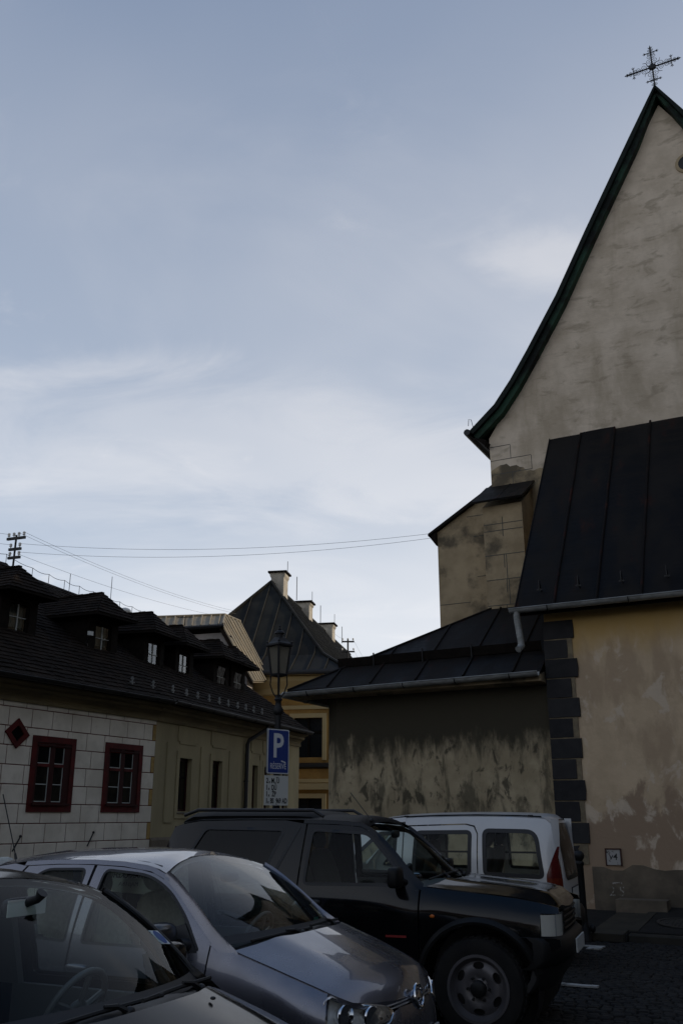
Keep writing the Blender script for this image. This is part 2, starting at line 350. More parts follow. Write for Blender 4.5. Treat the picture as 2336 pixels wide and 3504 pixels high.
# cobbled street: near stones in view one by one, the others as one mass, plain sheet beyond
cob_me = []
for q in range(6):
    rnd = random.Random(q); mb = MB(); a, b, h = .052, .041, .05; t = .012
    j = [rnd.uniform(-.005, .005) for _ in range(8)]
    vs = [(-a,-b,-h),(a,-b,-h),(a,b,-h),(-a,b,-h), (-a+j[0],-b+j[1],-t),(a+j[2],-b+j[3],-t),(a+j[4],b+j[5],-t),(-a+j[6],b+j[7],-t), (-a+t,-b+t,j[0]*.5),(a-t,-b+t,j[2]*.5),(a-t,b-t,j[4]*.5),(-a+t,b-t,j[6]*.5)]
    mb.add(vs, [(0,1,5,4),(1,2,6,5),(2,3,7,6),(3,0,4,7),(4,5,9,8),(5,6,10,9),(6,7,11,10),(7,4,8,11),(8,9,10,11)])
    me = mb.mesh('cobble', smooth=50); me.materials.append(M['cobble']); cob_me.append(me)
crnd = random.Random(3); spots = []
r_ = 0; uu = 3.2
while uu < 14.55:
    vv = -16 + (r_ % 2) * .055 + crnd.uniform(-.01, .01)
    while vv < 4.5:
        spots.append((vv + crnd.uniform(-.006,.006), uu + .018*math.sin(vv*2.1) + crnd.uniform(-.006,.006), crnd.uniform(-.010,.004), crnd.uniform(-.06,.06), crnd.randrange(6), crnd.uniform(-.04,.04), crnd.uniform(-.05,.05)))
        vv += .113 + crnd.uniform(-.006, .008)
    uu += .092; r_ += 1
def seen_cobble(s):
    p = G(s[0], s[1], 0); c = p - CAMP; d = c.y*CT + c.z*ST; X = 1168 + 3157*c.x/d; Yp = 1752 - 3157*(-c.y*ST + c.z*CT)/d
    # in the open patch right of the dark off-roader, inside the frame
    return d > 0 and 1900 < X < 2336 and 3240 < Yp < 3504 and (X > 1930 or Yp > 3400), d
ranked = sorted([(seen_cobble(s)[1], i) for i, s in enumerate(spots) if seen_cobble(s)[0]])
single_set = set(i for _, i in ranked[:300])
cm = MB()
for i, s in enumerate(spots):
    w = G(s[0], s[1], s[2]); ro = (s[5], s[6], -AZ + s[3])
    if i in single_set: link('cobble', cob_me[s[4]], None, ground, loc=w, rot=ro)
    else:
        me = cob_me[s[4]]; Mx = Matrix.Translation(w) @ Matrix.Rotation(ro[2], 4, 'Z') @ Matrix.Rotation(ro[0], 4, 'X')
        cm.add([Mx @ v.co for v in me.vertices], [tuple(p.vertices) for p in me.polygons])
link('cobble_paving', cm.mesh('cobble_paving', smooth=50), M['cobble'], ground, 'stuff')

# raised pavement before the chapel with kerb stones, slabs and the ramp
pv = MB()
pv.prism([(-3.02, 14.72, .115), (14, 14.72, .115), (14, 17.3, .30), (-3.02, 17.3, .30)], (0, 0, -.3))
pv.prism([(-14.0, 14.62, .10), (-3.55, 14.62, .10), (-3.55, 17.3, .20), (-14.0, 17.3, .20)], (0, 0, -.3))
pavement = link('pavement', pv.mesh('pavement'), M['asphalt'], loc=(0,0,0), rot=(0,0,-AZ)); pavement['kind'] = 'structure'
krb = link('kerb', MB().box((-13.9, 14.5, -.03), (-13.85, 14.55, .05)).mesh('kerb'), M['kerb'], rot=(0,0,-AZ)); krb['kind'] = 'structure'
x = -3.0; k_ = 0
while x < 6:
    ln = random.uniform(.75, .98); mb = MB(); z1 = .105 + random.uniform(-.008,.008); y0 = 14.52 + random.uniform(-.012,.012)
    mb.prism([(x+.008, y0, -.05), (x+.008, y0+.01, z1-.02), (x+.008, y0+.035, z1), (x+.008, 14.71, z1), (x+.008, 14.71, -.05)], (ln-.016, 0, 0))
    link('kerb_stone', mb.mesh('kerb_stone'), M['kerb'], krb); x += ln
for x in [-13.8 + i*.92 for i in range(11)]:
    link('kerb_stone', MB().box((x, 14.42, -.05), (x+.9, 14.61, .095+random.uniform(-.01,.01))).mesh('kerb_stone'), M['kerb'], krb)
# stone slab walk leading to the plinth beside the bollard
rp = link('path', MB().prism([(-3.54, 14.60, -.02), (-3.54, 17.0, -.02), (-3.54, 17.0, .215), (-3.54, 14.60, .085)], (.5, 0, 0)).mesh('path'), M['joint_sand'], rot=(0,0,-AZ)); rp['kind'] = 'structure'
yy = 14.46
for ln in (.42, .62, .55, .6, .5):
    za = .10 + (yy-14.46)*.055; zb = .10 + (yy+ln-14.46)*.055
    mb = MB().prism([(-3.53, yy, za-.1), (-3.05, yy, za-.1), (-3.05, yy, za), (-3.53, yy, za)], (0, ln-.012, zb-za))
    link('paving_slab', mb.mesh('paving_slab'), M['paving'], rp); yy += ln
link('paving_strip', MB().prism([(-3.03, 14.75, .09), (-2.9, 14.75, .09), (-2.9, 14.75, .128), (-3.03, 14.75, .128)], (0, 1.6, .115)).mesh('paving_strip'), M['paving'], rp)
link('step_stone', MB().box((-3.55, 16.45, .1), (-2.75, 16.82, .40)).mesh('step_stone'), M['plinth'], rp)

def gsingle(name, label, cat, mb, m, base, smooth=None, group=None):
    o = link(name, mb.mesh(name, base, smooth), m, loc=G(*base), rot=(0,0,-AZ))
    if label: o['label'] = label
    if cat: o['category'] = cat
    if group: o['group'] = group
    return o
# painted bay lines on the cobbles
def line(v0, v1, u0, w, z=.016):
    mb = MB(); r = random.Random(int(v0*100)); a = v0; vs = []; n = 0
    while a < v1 - .01:
        b = min(v1, a + r.uniform(.09, .2)); mb.box((a+.004, u0 + r.uniform(-.008,.008), .0), (b, u0 + w + r.uniform(-.008,.008), z + r.uniform(-.004,.003))); a = b
    return mb
o = link('road_marking', line(-6.0, -2.55, 10.62, .085).mesh('road_marking'), M['road_paint'], rot=(0,0,-AZ)); o['kind'] = 'structure'
mb = line(-6.0, -3.17, 13.74, .085); mb.v += line(-3.38, -3.17, 13.50, .24).v[:0]
mb2 = line(-3.36, -3.17, 13.50, .23); off_ = len(mb.v); mb.v += mb2.v; mb.f += [tuple(i+off_ for i in f) for f in mb2.f]
o = link('road_marking', mb.mesh('road_marking'), M['road_paint'], rot=(0,0,-AZ)); o['kind'] = 'structure'

# oval manhole cover in the pavement
th_ = Thing('manhole_cover', 'round cast iron manhole cover set in the dark pavement', 'manhole cover', G(-2.35, 15.55, .176), -AZ)
th_.o.rotation_euler = (math.atan((.30-.115)/(17.3-14.72)), 0, -AZ); th_.o.rotation_mode = 'ZXY'
th_.part('frame_ring', MB().lathe([(.42,0),(.42,.012),(.37,.012),(.37,.0)], n=28), M['cast_iron'])
cv = MB().lathe([(.0,.004),(.36,.004),(.36,.0)], n=28)
cv_o = th_.part('lid', cv, M['cast_iron'])
kb = MB()
for i in range(-5, 6):
    for j in range(-5, 6):
        if i*i + j*j < 27: kb.box((i*.062-.018, j*.062-.012, .003), (i*.062+.018, j*.062+.012, .011))
th_.part('tread_studs', kb, M['cast_iron'], cv_o)

# ================================================================ church: gable, steep bell-cast roof, two corner buttresses
church = grid_thing('church', 'tall church gable of pale stained plaster with dark copper roof edge', 'church', -6.48, 20.3)
UG = 20.3; VA = -1.64
half = [(0,18.98),(.74,17.68),(2.02,15.38),(2.86,13.81),(3.68,12.49),(4.13,11.81),(4.57,11.24),(5.23,10.67)]
nv_end = 30.0
# gable wall (x=v, y=u)
inn = [(d-.10, z-.20) for d, z in half if d > .1]
gp = [(VA-d, UG, z) for d, z in reversed(inn) if d < 4.9] + [(VA, UG, 18.6)] + [(VA+d, UG, z) for d, z in inn if d < 4.9]
gp = [(-6.48, UG, 0), (-6.48, UG, 10.5)] + gp + [(VA*2+6.48, UG, 10.5), (VA*2+6.48, UG, 0)]
church.part('gable_wall', MB().prism(gp, (0, .6, 0)), M['gable'])
sw = MB().box((-6.48, UG+.6, 0), (-5.88, nv_end, 10.55)).box((VA*2+5.88, UG+.6, 0), (VA*2+6.48, nv_end, 10.55))
church.part('side_wall', sw, M['nave'])
church.part('rear_wall', MB().prism([(p[0], nv_end-.5, p[2]) for p in gp], (0, .5, 0)), M['gable'])
for s in (-1, 1):
    mb = MB(); ou = [(VA + s*d, z) for d, z in half]; iu = [(VA + s*(d-.08 if d > .1 else 0), z-.10) for d, z in half]
    u0, u1 = UG-.32, nv_end+.2; n = len(half)
    vs = [(x, u0, z) for x, z in ou] + [(x, u0, z) for x, z in iu] + [(x, u1, z) for x, z in ou] + [(x, u1, z) for x, z in iu]
    fs = []
    for i in range(n-1):
        fs += [(i, i+1, n+i+1, n+i), (2*n+i+1, 2*n+i, 3*n+i, 3*n+i+1), (i+1, i, 2*n+i, 2*n+i+1), (n+i, n+i+1, 3*n+i+1, 3*n+i)]
    fs += [(n-1, 3*n-1, 4*n-1, 2*n-1)]
    if s == 1: fs = [f[::-1] for f in fs]
    mb.add(vs, fs); rf = church.part('roof_slope', mb, M['copper_dark'])
    # green verge board under the roof edge
    mb = MB()
    a = [(VA + s*(d-.06 if d > .1 else 0), z-.09) for d, z in half]; b = [(VA + s*(d-.16 if d > .1 else 0), z-.23 if d > .1 else 18.72) for d, z in half]
    vs = [(x, u0+.10, z) for x, z in a] + [(x, u0+.10, z) for x, z in b] + [(x, UG-.001, z) for x, z in a] + [(x, UG-.001, z) for x, z in b]
    fs = []
    for i in range(n-1): fs += [(i, i+1, n+i+1, n+i), (n+i, n+i+1, 3*n+i+1, 3*n+i), (i+1, i, 2*n+i, 2*n+i+1)]
    if s == 1: fs = [f[::-1] for f in fs]
    mb.add(vs, fs); church.part('verge_board', mb, M['copper'], rf)
    if s == -1:
        ex = VA - 5.23
        # boarded soffit and gutter of the receding eave
        church.part('soffit', MB().prism([(ex+.02, u0, 10.50), (ex+.13, u0, 10.45), (-6.5, u0, 10.2), (-6.46, u0, 10.35)], (0, u1-u0, 0)), M['timber_dark'], rf)
        church.part('gutter', MB().tube([(ex-.05, u0-.05, 10.62), (ex-.05, u1, 10.62)], .085, 8), M['dark_metal'], rf, 40)
        church.part('gutter_hook', MB().tube([(ex+.10, u0, 10.75), (ex+.06, u0, 10.95), (ex-.0, u0, 10.98), (ex-.02, u0, 10.80)], .008, 5), M['dark_metal'], rf)
# round vent in the gable
oc = MB().lathe([(.20,-.03),(.27,-.03),(.27,.02),(.20,.02),(.20,.5),(.0,.5)], (-1.17, UG, 16.68), 20, 'y', caps=False)
church.part('round_vent', oc, M['nave'], smooth=40)
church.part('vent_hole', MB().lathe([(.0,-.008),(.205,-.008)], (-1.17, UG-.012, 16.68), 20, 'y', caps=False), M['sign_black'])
# scored ashlar joints at the corner of the nave
jl = MB()
zc = 9.9
for i in range(5):
    z = 10.25 - i*.36; w = (.5, 1.0, 1.0, .55, .9)[i]
    jl.box((-6.47, UG-.004, z), (-6.47+w, UG+.01, z+.014)); jl.box((-6.47+(.5, 1.0, .52, .55, .9)[i], UG-.004, z-.36), (-6.47+(.5, 1.0, .52, .55, .9)[i]+.012, UG+.01, z))
church.part('scored_joints', jl, M['joint_line'], kind='stuff')
# darker lower storey of the gable: a weathered render coat a few millimetres proud
mb = MB(); rr = random.Random(5); topz = []
for i in range(24):
    topz.append((-6.48 + i*(1.85/23), 9.62 + rr.uniform(-.04,.04) + .12*math.sin(i*.35)))
mb.prism([(-6.48, UG-.003, 4.0)] + [(x, UG-.003, z) for x, z in topz] + [(-4.63, UG-.003, 4.0)], (0, .01, 0))
church.part('lower_render', mb, M['nave'])
# front buttress and side buttress
bt = church.part('buttress', MB().prism([(-6.42, 19.35, 3.5), (-6.42, 19.35, 8.42), (-6.42, 20.297, 9.05), (-6.42, 20.297, 3.5)], (.92, 0, 0)), M['nave'])
r1 = MB()
for i in range(2):
    x0 = -6.60 + i*.60
    r1.prism([(x0, 19.12, 8.46), (x0+.59, 19.12, 8.46), (x0+.59, 20.25, 9.17), (x0, 20.25, 9.17)], (0, -.02, .045))
r1.tube([(-6.005, 19.1, 8.49), (-6.005, 20.25, 9.22)], .02, 6)
church.part('buttress_roof', r1, M['roof_sheet'], bt)
jl = MB()
for i, z in enumerate((7.98, 7.82, 7.25, 6.68, 6.1)):
    jl.box((-6.41, 19.345, z), (-5.51, 19.36, z+.014))
    xx = -5.95 if i % 2 else -5.98
    jl.box((xx, 19.345, z-.3 if i != 1 else z-.0), (xx+.013, 19.36, z + (.16 if i == 0 else .0)))
jl.box((-5.93, 19.345, 6.68), (-5.917, 19.36, 7.25)); jl.box((-5.9, 19.345, 6.1), (-5.887, 19.36, 6.68))
church.part('scored_joints', jl, M['joint_line'], bt, kind='stuff')
bt2 = church.part('buttress', MB().prism([(-7.98, 20.45, 3.5), (-7.98, 20.45, 8.34), (-6.45, 20.45, 9.25), (-6.45, 20.45, 3.5)], (0, 1.0, 0)), M['nave'])
church.part('buttress_roof', MB().prism([(-8.18, 20.32, 8.24), (-8.18, 20.32, 8.30), (-6.46, 20.32, 9.32), (-6.46, 20.32, 9.22)], (0, 1.25, 0)), M['roof_sheet'], bt2)
church.part('buttress_soffit', MB().prism([(-8.16, 20.35, 8.23), (-7.98, 20.35, 8.33), (-7.98, 20.35, 7.98)], (0, 1.2, 0)), M['timber_dark'], bt2)
jl = MB()
for x0, x1, z in ((-7.2,-6.5,8.62), (-7.05,-6.5,8.1), (-7.0,-6.5,7.1), (-7.97,-7.2,6.5)): jl.box((x0, 20.444, z), (x1, 20.46, z+.013))
church.part('scored_joints', jl, M['joint_line'], bt2, kind='stuff')

# wrought iron cross on the gable
cr = Thing('roof_cross', 'ornate wrought iron cross on the church gable peak', 'cross', G(VA, UG-.25, 18.95), -AZ)
def spiral(cx, cz, r, a0, turns, sgn, n=22):
    return [(cx + r*(1-.8*t)*math.cos(a0 + sgn*turns*2*math.pi*t), 0, cz + r*(1-.8*t)*math.sin(a0 + sgn*turns*2*math.pi*t)) for t in [i/n for i in range(n+1)]]
cz = .62; arm = .66
cr.part('shaft', MB().tube([(0,0,-.15), (0,0,cz+arm-.05)], .021, 6).tube([(-arm,0,cz), (arm,0,cz)], .019, 6), M['iron'])
bd = MB()
bd.lathe([(.0,-.05),(.06,-.045),(.085,-.02),(.085,.02),(.06,.045),(.0,.05)], (0,0,cz), 14, 'y')
for k in range(10):
    w = 2*math.pi*k/10; bd.ball((.085*math.cos(w), -.02, cz+.085*math.sin(w)), .02, 6, 4)
cr.part('centre_boss', bd, M['iron'])
for k in range(4):
    w = R(45 + 90*k); pts = []
    for i in range(9):
        t = i/8; d = .08 + .22*t; q = .022*math.sin(t*2.3*math.pi)
        pts.append((d*math.cos(w) - q*math.sin(w), 0, cz + d*math.sin(w) + q*math.cos(w)))
    cr.part('flame_ray', MB().tube(pts, [.014 - .009*i/8 for i in range(9)], 5), M['iron'])
for k in range(4):
    w = R(90*k); e = Vector((math.cos(w), 0, math.sin(w))); g = Vector((-math.sin(w), 0, math.cos(w))); c = Vector((0,0,cz)); sc_ = MB(); tip = MB()
    Pf = lambda d, q: c + e*d + g*q
    for s in (-1, 1):
        for d0, r, a in ((.20,.075,0), (.335,.06,0), (.41,.045,1), (.53,.04,0)):
            pts = [Pf(d0 + r*(1-.78*t)*math.cos(2*math.pi*1.5*t + math.pi*(1-a)), s*(r*1.02 + r*(1-.78*t)*math.sin(2*math.pi*1.5*t + math.pi*(1-a)))) for t in [i/20 for i in range(21)]]
            sc_.tube(pts, .0065, 4)
    if k == 3: bar = .40
    else: bar = .46
    tip.tube([Pf(bar,-.14), Pf(bar,.14)], .012, 5)
    for s in (-1, 1):
        tip.tube([Pf(bar, s*.13), Pf(bar, s*.20)], [.018,.002], 5)
        for q in (-1, 1): tip.tube([Pf(bar, s*.13), Pf(bar+q*.03, s*.155), Pf(bar+q*.035, s*.18)], [.012,.009,.002], 4)
    if k != 3:
        tip.tube([Pf(arm-.10,0), Pf(arm-.05,0), Pf(arm+.03,0)], [.014,.026,.002], 6)
        for q in (-1, 1): tip.tube([Pf(arm-.09,0), Pf(arm-.05,q*.04), Pf(arm-.02,q*.055)], [.012,.009,.002], 4)
    s_o = cr.part('scrollwork', sc_, M['iron']); cr.part('fleur_finial', tip, M['iron'], s_o)

# ================================================================ sacristy: lean-to with tarred sheet roof, charcoal quoins
sac = grid_thing('sacristy', 'ochre plastered church lean-to with charcoal quoins under a steep black sheet roof', 'building', -4.55, 17.0)
VR = 8.0
sac.part('front_wall', MB().box((-4.55, 17.0, 0), (VR, 17.45, 5.32)), M['sac_wall'])
sac.part('end_wall', MB().prism([(-4.55, 17.45, 0), (-4.55, 17.45, 5.3), (-4.55, 20.29, 9.6), (-4.55, 20.29, 0)], (.4, 0, 0)), M['sac_wall'])
pl = MB(); rr = random.Random(2)
pts = [(-4.0 + i*.17, .84 + rr.uniform(-.03,.03) + (.05 if 3 < i < 6 else 0)) for i in range(72)]
pl.prism([(-4.0, 16.945, .1)] + [(x, 16.945, z) for x, z in pts if x < VR] + [(VR, 16.945, .1)], (0, .06, 0))
sac.part('plinth', pl, M['plinth'])
QM = [M['quoin'], mat('charcoal quoin paint', (.031,.030,.031), .85, spec=.2, col2=(.040,.039,.039), scale=3, bump=.2), mat('charcoal quoin paint', (.021,.021,.0225), .85, spec=.2, col2=(.030,.029,.030), scale=5, bump=.2)]
z = 5.16; i = 0
while z > .95:
    w = .56 if i % 2 == 0 else .42; h = .342
    rq_ = random.Random(i*7+1); w += rq_.uniform(-.018,.018); e_ = .006; ya = 16.965 + rq_.uniform(-.006,.004); x0, x1, z0_, z1_ = -4.575, -4.555+w, z-h-.004+rq_.uniform(0,.006), z-rq_.uniform(0,.004)
    q = MB(); c_ = [(x0, z0_), (x1-rq_.uniform(.0,.008), z0_+rq_.uniform(-.002,.004)), (x1+rq_.uniform(-.008,.008), (z0_+z1_)/2), (x1-rq_.uniform(.0,.008), z1_-rq_.uniform(0,.005)), (x0, z1_)]
    cx_, cz_ = (x0+x1)/2, (z0_+z1_)/2
    fr_q = [(x, ya, zq) if x == x0 else (x-e_, ya, zq + (e_ if zq < cz_ else -e_)) for x, zq in c_]; bk_q = [(x, 17.02, zq) for x, zq in c_]; md_q = [(x, ya+e_, zq) for x, zq in c_]; n5 = len(c_)
    q.add(fr_q + md_q + bk_q, [tuple(range(n5))] + [(k, n5+k, n5+(k+1) % n5, (k+1) % n5) for k in range(n5)] + [(n5+k, 2*n5+k, 2*n5+(k+1) % n5, n5+(k+1) % n5) for k in range(n5)]); q.f = [tuple(f) for f in q.f]
    if z > 1.35: sac.part('quoin_stone', q, QM[i % 3])
    else:
        rr = random.Random(int(z*100)); jag = [(-4.575,z-h),(-4.575,z)] + [(-4.575+w*t, z-rr.uniform(0,.05)) for t in (.3,.6,.9)] + [(-4.56+w-rr.uniform(0,.1), z-h*t) for t in (.2,.45,.7,.95)] + [(-4.575+w*t, z-h+rr.uniform(0,.08)) for t in (.7,.35)]
        sac.part('quoin_stone', MB().prism([(x, 16.965, zz) for x, zz in jag], (0, .05, 0)), M['quoin'], label='broken flaking quoin stone near the ground')
    z -= .358; i += 1
sac.part('mortar_bed', MB().box((-4.568, 16.978, .9), (-4.05, 17.01, 5.16)), M['mortar'])
# roof of sheet strips with rolled seams: eave at u=16.62 z=5.42, top at the gable u=20.29 z=10.25
ea, tp = (16.62, 5.36), (20.28, 10.18)
nrm = Vector((0, -(tp[1]-ea[1]), tp[0]-ea[0])).normalized()
xs = [-4.98, -4.25, -3.47, -2.68, -1.88, -1.08, -.28, .52, 1.32, 2.12, 2.92, 3.72, 4.5, 5.3, 6.2, 7.1, 8.0]
rnd = random.Random(9)
for i in range(len(xs)-1):
    x0, x1 = xs[i], xs[i+1]; mb = MB(); nn = 40
    wob = [rnd.uniform(-.006,.020) for _ in range(nn)]
    def fn(s, t):
        k = int(round(s*(nn-1))); q = wob[k]*math.sin(math.pi*t)*1.2 + .05*((t-.5)**2)*.25
        return (x0 + .004 + (x1-x0-.008)*t, ea[0] + (tp[0]-ea[0])*s + nrm.y*q, ea[1] + (tp[1]-ea[1])*s + nrm.z*q + (.035*math.sin(i*1.9) if s == 1 else 0))
    mb.grid(fn, nn, 5)
    n0 = len(mb.v); mb.v += [(x, y - nrm.y*.03, z_ - nrm.z*.03) for x, y, z_ in mb.v[:n0]]; mb.f = [f[::-1] for f in mb.f] + [tuple(n0+k for k in f) for f in mb.f]
    for k in range(nn-1):
        for e in (0, 4):
            a, b = k*5+e, (k+1)*5+e; mb.f.append((a, b, n0+b, n0+a) if e == 0 else (b, a, n0+a, n0+b))
    sac.part('roof_strip', mb, M['roof_sheet'], smooth=35)
    if i:
        pts = [(x0 + rnd.uniform(-.006,.006), ea[0] + (tp[0]-ea[0])*t + nrm.y*.02, ea[1] + (tp[1]-ea[1])*t + nrm.z*.02) for t in [q/10 for q in range(11)]]
        sac.part('roof_seam', MB().tube(pts, .026, 6), M['seam'], smooth=50)
    fx = x0 + .45; t = .075
    c = Vector((fx, ea[0] + (tp[0]-ea[0])*t, ea[1] + (tp[1]-ea[1])*t))
    g = MB().tube([c, c + Vector((0, -.10, .16))], .016, 5).box((fx-.008, c.y-.16, c.z+.02), (fx+.008, c.y-.10, c.z+.2)).box((fx-.05, c.y-.14, c.z+.0), (fx+.05, c.y-.12, c.z+.03))
    sac.part('snow_hook', g, M['dark_metal'])
sac.part('verge_flashing', MB().prism([(-5.0, ea[0], ea[1]-.06), (-5.0, tp[0], tp[1]-.06), (-5.0, tp[0], tp[1]+.03), (-5.0, ea[0], ea[1]+.03)], (.02, 0, 0)), M['roof_sheet'])
sac.part('soffit_board', MB().prism([(-4.98, 16.64, 5.24), (-4.98, 17.02, 5.42), (-4.98, 17.02, 5.62), (-4.98, 16.64, 5.33)], (VR+4.98, 0, 0)), M['timber_dark'])
def gutter(T, name, p0, p1, r=.085, straps=4, fall=.0, m='zinc', parent=None):
    """half-round gutter with rolled lip and hooks"""
    p0, p1 = Vector(p0), Vector(p1); d = (p1-p0).normalized(); s = d.cross(Vector((0,0,1))).normalized(); mb = MB(); n = 11; vs = []
    segs = max(2, int((p1-p0).length/1.2)); rg = random.Random(int(p0.x*77))
    for k in range(segs+1):
        c = p0 + (p1-p0)*(k/segs) + Vector((0,0,rg.uniform(-.008,.008)))
        for q, rad in ((0, r), (1, r-.012)):
            for j in range(n):
                w = math.pi*j/(n-1); vs.append(c - s*math.cos(w)*rad - Vector((0,0,1))*math.sin(w)*rad)
    fs = []
    for k in range(segs):
        for j in range(n-1):
            a = k*2*n+j; b = a+2*n; fs += [(a, b, b+1, a+1), (a+n, a+n+1, b+n+1, b+n)]
    for k in (0, segs):
        for j in range(n-1):
            a = k*2*n+j; fs.append((a, a+1, a+n+1, a+n))
    mb.add(vs, fs); mb.tube([p0 + s*r, p1 + s*r], .012, 6).tube([p0 - s*r, p1 - s*r], .012, 6)
    g = T.part(name, mb, M[m], parent, 50)
    for k in range(straps):
        c = p0 + (p1-p0)*((k+.5)/straps)
        mb = MB().tube([c - s*(r+.006)*math.cos(math.pi*j/8) - Vector((0,0,1))*(r+.006)*math.sin(math.pi*j/8) for j in range(9)] , .011, 5)
        if parent is None: T.part('gutter_bracket', mb, M['dark_metal'], g)
    return g
gutter(sac, 'gutter', (-5.06, 16.53, 5.36), (VR, 16.53, 5.42), .085, 9)
dp = MB().tube([(-4.93,16.53,5.32),(-4.93,16.55,5.15),(-4.90,16.62,4.72),(-4.90,16.60,4.66),(-4.93,16.50,4.60)], .062, 10)
dp.tube([(-4.90,16.615,4.70),(-4.90,16.605,4.66)], .068, 10)
sac.part('downpipe', dp, M['zinc'], smooth=50)
# meter box plate and painted number on the plinth
bx_ = grid_thing('meter_box', 'small white rusty framed plate on the ochre wall above number 25', 'plate', -3.63, 16.99, .87)
bx_.part('frame', MB().box((-3.765,16.955,.885),(-3.745,16.999,1.165)).box((-3.515,16.955,.885),(-3.495,16.999,1.165)).box((-3.745,16.955,1.145),(-3.515,16.999,1.165)), mat('rusty edge', (.05,.02,.015), .9))
bx_.part('plate', MB().box((-3.745,16.965,.90),(-3.515,16.999,1.145)), mat('chipped white plate', (.36,.35,.33), .7, col2=(.1,.09,.08), scale=14, lo=.58, hi=.62))

# ================================================================ low annex with seamed black roof and mouldy wall
ann = grid_thing('church_annex', 'low annex with mould streaked wall and flat black seamed roof beside the sacristy', 'building', -9.33, 17.15)
ann.part('front_wall', MB().prism([(-9.33, 17.35, 0), (-9.05, 17.15, 0), (-4.58, 17.15, 0), (-4.58, 17.5, 0), (-9.33, 17.5, 0)], (0, 0, 4.22)), M['annex_wall'])
ann.part('side_wall', MB().box((-9.33, 17.5, 0), (-8.93, 22.6, 4.22)), M['annex_wall'])
# roof planes: front slope, left slope
E0 = Vector((-9.97, 16.72, 4.17)); HT = Vector((-5.4, 20.05, 6.52)); E1 = Vector((-4.60, 16.72, 4.25))
def fpt(v, u): return Vector((v, u, 4.17 + .7*(u-16.72) + .04*(v+9.97)/5.37))
def hip_u(v): return 16.72 + (v+9.97)*(20.05-16.72)/(9.97-5.4)
seams = [-9.97, -9.05, -8.08, -7.1, -6.12, -5.14, -4.60]
for i in range(len(seams)-1):
    a, b = seams[i], seams[i+1]; ha, hb = min(20.05, hip_u(a)), min(20.05, hip_u(b))
    poly = [fpt(a+.003, 16.72), fpt(b-.003, 16.72), fpt(b-.003, hb)] + ([fpt(a+.003, ha)] if ha > 16.75 else [])
    ann.part('roof_strip', MB().prism(poly, (0, 0, -.035)), M['roof_sheet'])
    if i: ann.part('roof_seam', MB().tube([fpt(a, 16.74)+Vector((0,0,.015)), fpt(a, ha)+Vector((0,0,.015))], .022, 6), M['roof_sheet'], smooth=50)
lf = MB(); c = [E0, fpt(-5.4, 20.05), Vector((-5.4, 23, 6.55)), Vector((-9.97, 23, 4.17))]
lf.prism(c, (0, 0, -.035)); ann.part('roof_slope', lf, M['roof_sheet'])
ann.part('hip_seam', MB().tube([E0 + Vector((0,0,.01)), fpt(-5.4,20.05) + Vector((0,0,.012))], .026, 6), M['roof_sheet'], smooth=50)
# snow board on iron posts
sb = [Vector((v, 17.42, 4.17 + .7*.7 + .04*(v+9.97)/5.37)) for v in (-9.15, -4.75)]
ann.part('snow_board', MB().prism([sb[0]+Vector((0,0,.02)), sb[1]+Vector((0,0,.02)), sb[1]+Vector((0,-.02,.20)), sb[0]+Vector((0,-.02,.20))], (0, .03, 0)), M['timber_dark'])
for v in (-8.3, -7.2, -6.15, -5.15):
    p = fpt(v, 17.40); ann.part('snow_board_post', MB().tube([p, p+Vector((0,-.015,.27))], .018, 5).box((v-.012, 17.36, p.z+.19), (v+.012, 17.47, p.z+.215)), M['dark_metal'])
gutter(ann, 'gutter', (-9.95, 16.62, 4.10), (-4.62, 16.62, 4.19), .085, 5)
gutter(ann, 'gutter', (-10.05, 16.66, 4.10), (-10.05, 22.5, 4.06), .08, 3)
ann.part('gutter_corner', MB().ball((-9.99, 16.66, 4.07), (.09,.09,.075), 10, 6), M['zinc'], smooth=60)
ann.part('eave_cornice', MB().prism([(-9.9, 16.74, 4.02), (-9.9, 17.14, 4.0), (-9.9, 17.14, 4.24), (-9.9, 16.74, 4.13)], (5.3, 0, .02)), M['nave'])
ann.part('eave_soffit', MB().prism([(-9.92, 16.75, 4.04), (-9.34, 17.2, 4.0), (-9.34, 22.5, 4.0), (-9.92, 22.5, 4.04)], (0, 0, .06)), M['timber_dark'])
# ================================================================ shingle roofs, left house row
SH_PARTS = [0]
def shingle_patch(T, poly_fn, length, rows, expo, name_parent, rnd, single_budget=0, width=.125, thick=.02):
    """rows of overlapping shingles. poly_fn(row) -> (origin, along, up, normal, x0, x1); returns lists"""
    mass = MB(); singles = []
    for r in range(rows):
        o, al, up, nr, x0, x1 = poly_fn(r)
        x = x0 + (rnd.random()*.1)
        while x < x1:
            w = min(width * rnd.uniform(.75, 1.3), x1 - x)
            if w < .03: break
            lift = rnd.uniform(0, .012); skew = rnd.uniform(-.012, .012); L_ = expo*1.35
            a = o + al*x + up*skew; b = o + al*(x+w-.006) + up*(skew + rnd.uniform(-.006,.006))
            vs = [a + nr*(thick+lift), b + nr*(thick+lift), b + up*L_ + nr*.004, a + up*L_ + nr*.004, a + nr*lift*.3, b + nr*lift*.3]
            fs = [(0,1,2,3), (4,5,1,0), (4,0,3), (1,5,2)]
            if single_budget and len(singles) < single_budget and r_ok(o + al*x): singles.append((vs, fs))
            else: mass.add(vs, fs)
            x += w
    return mass, singles
def r_ok(p): return True

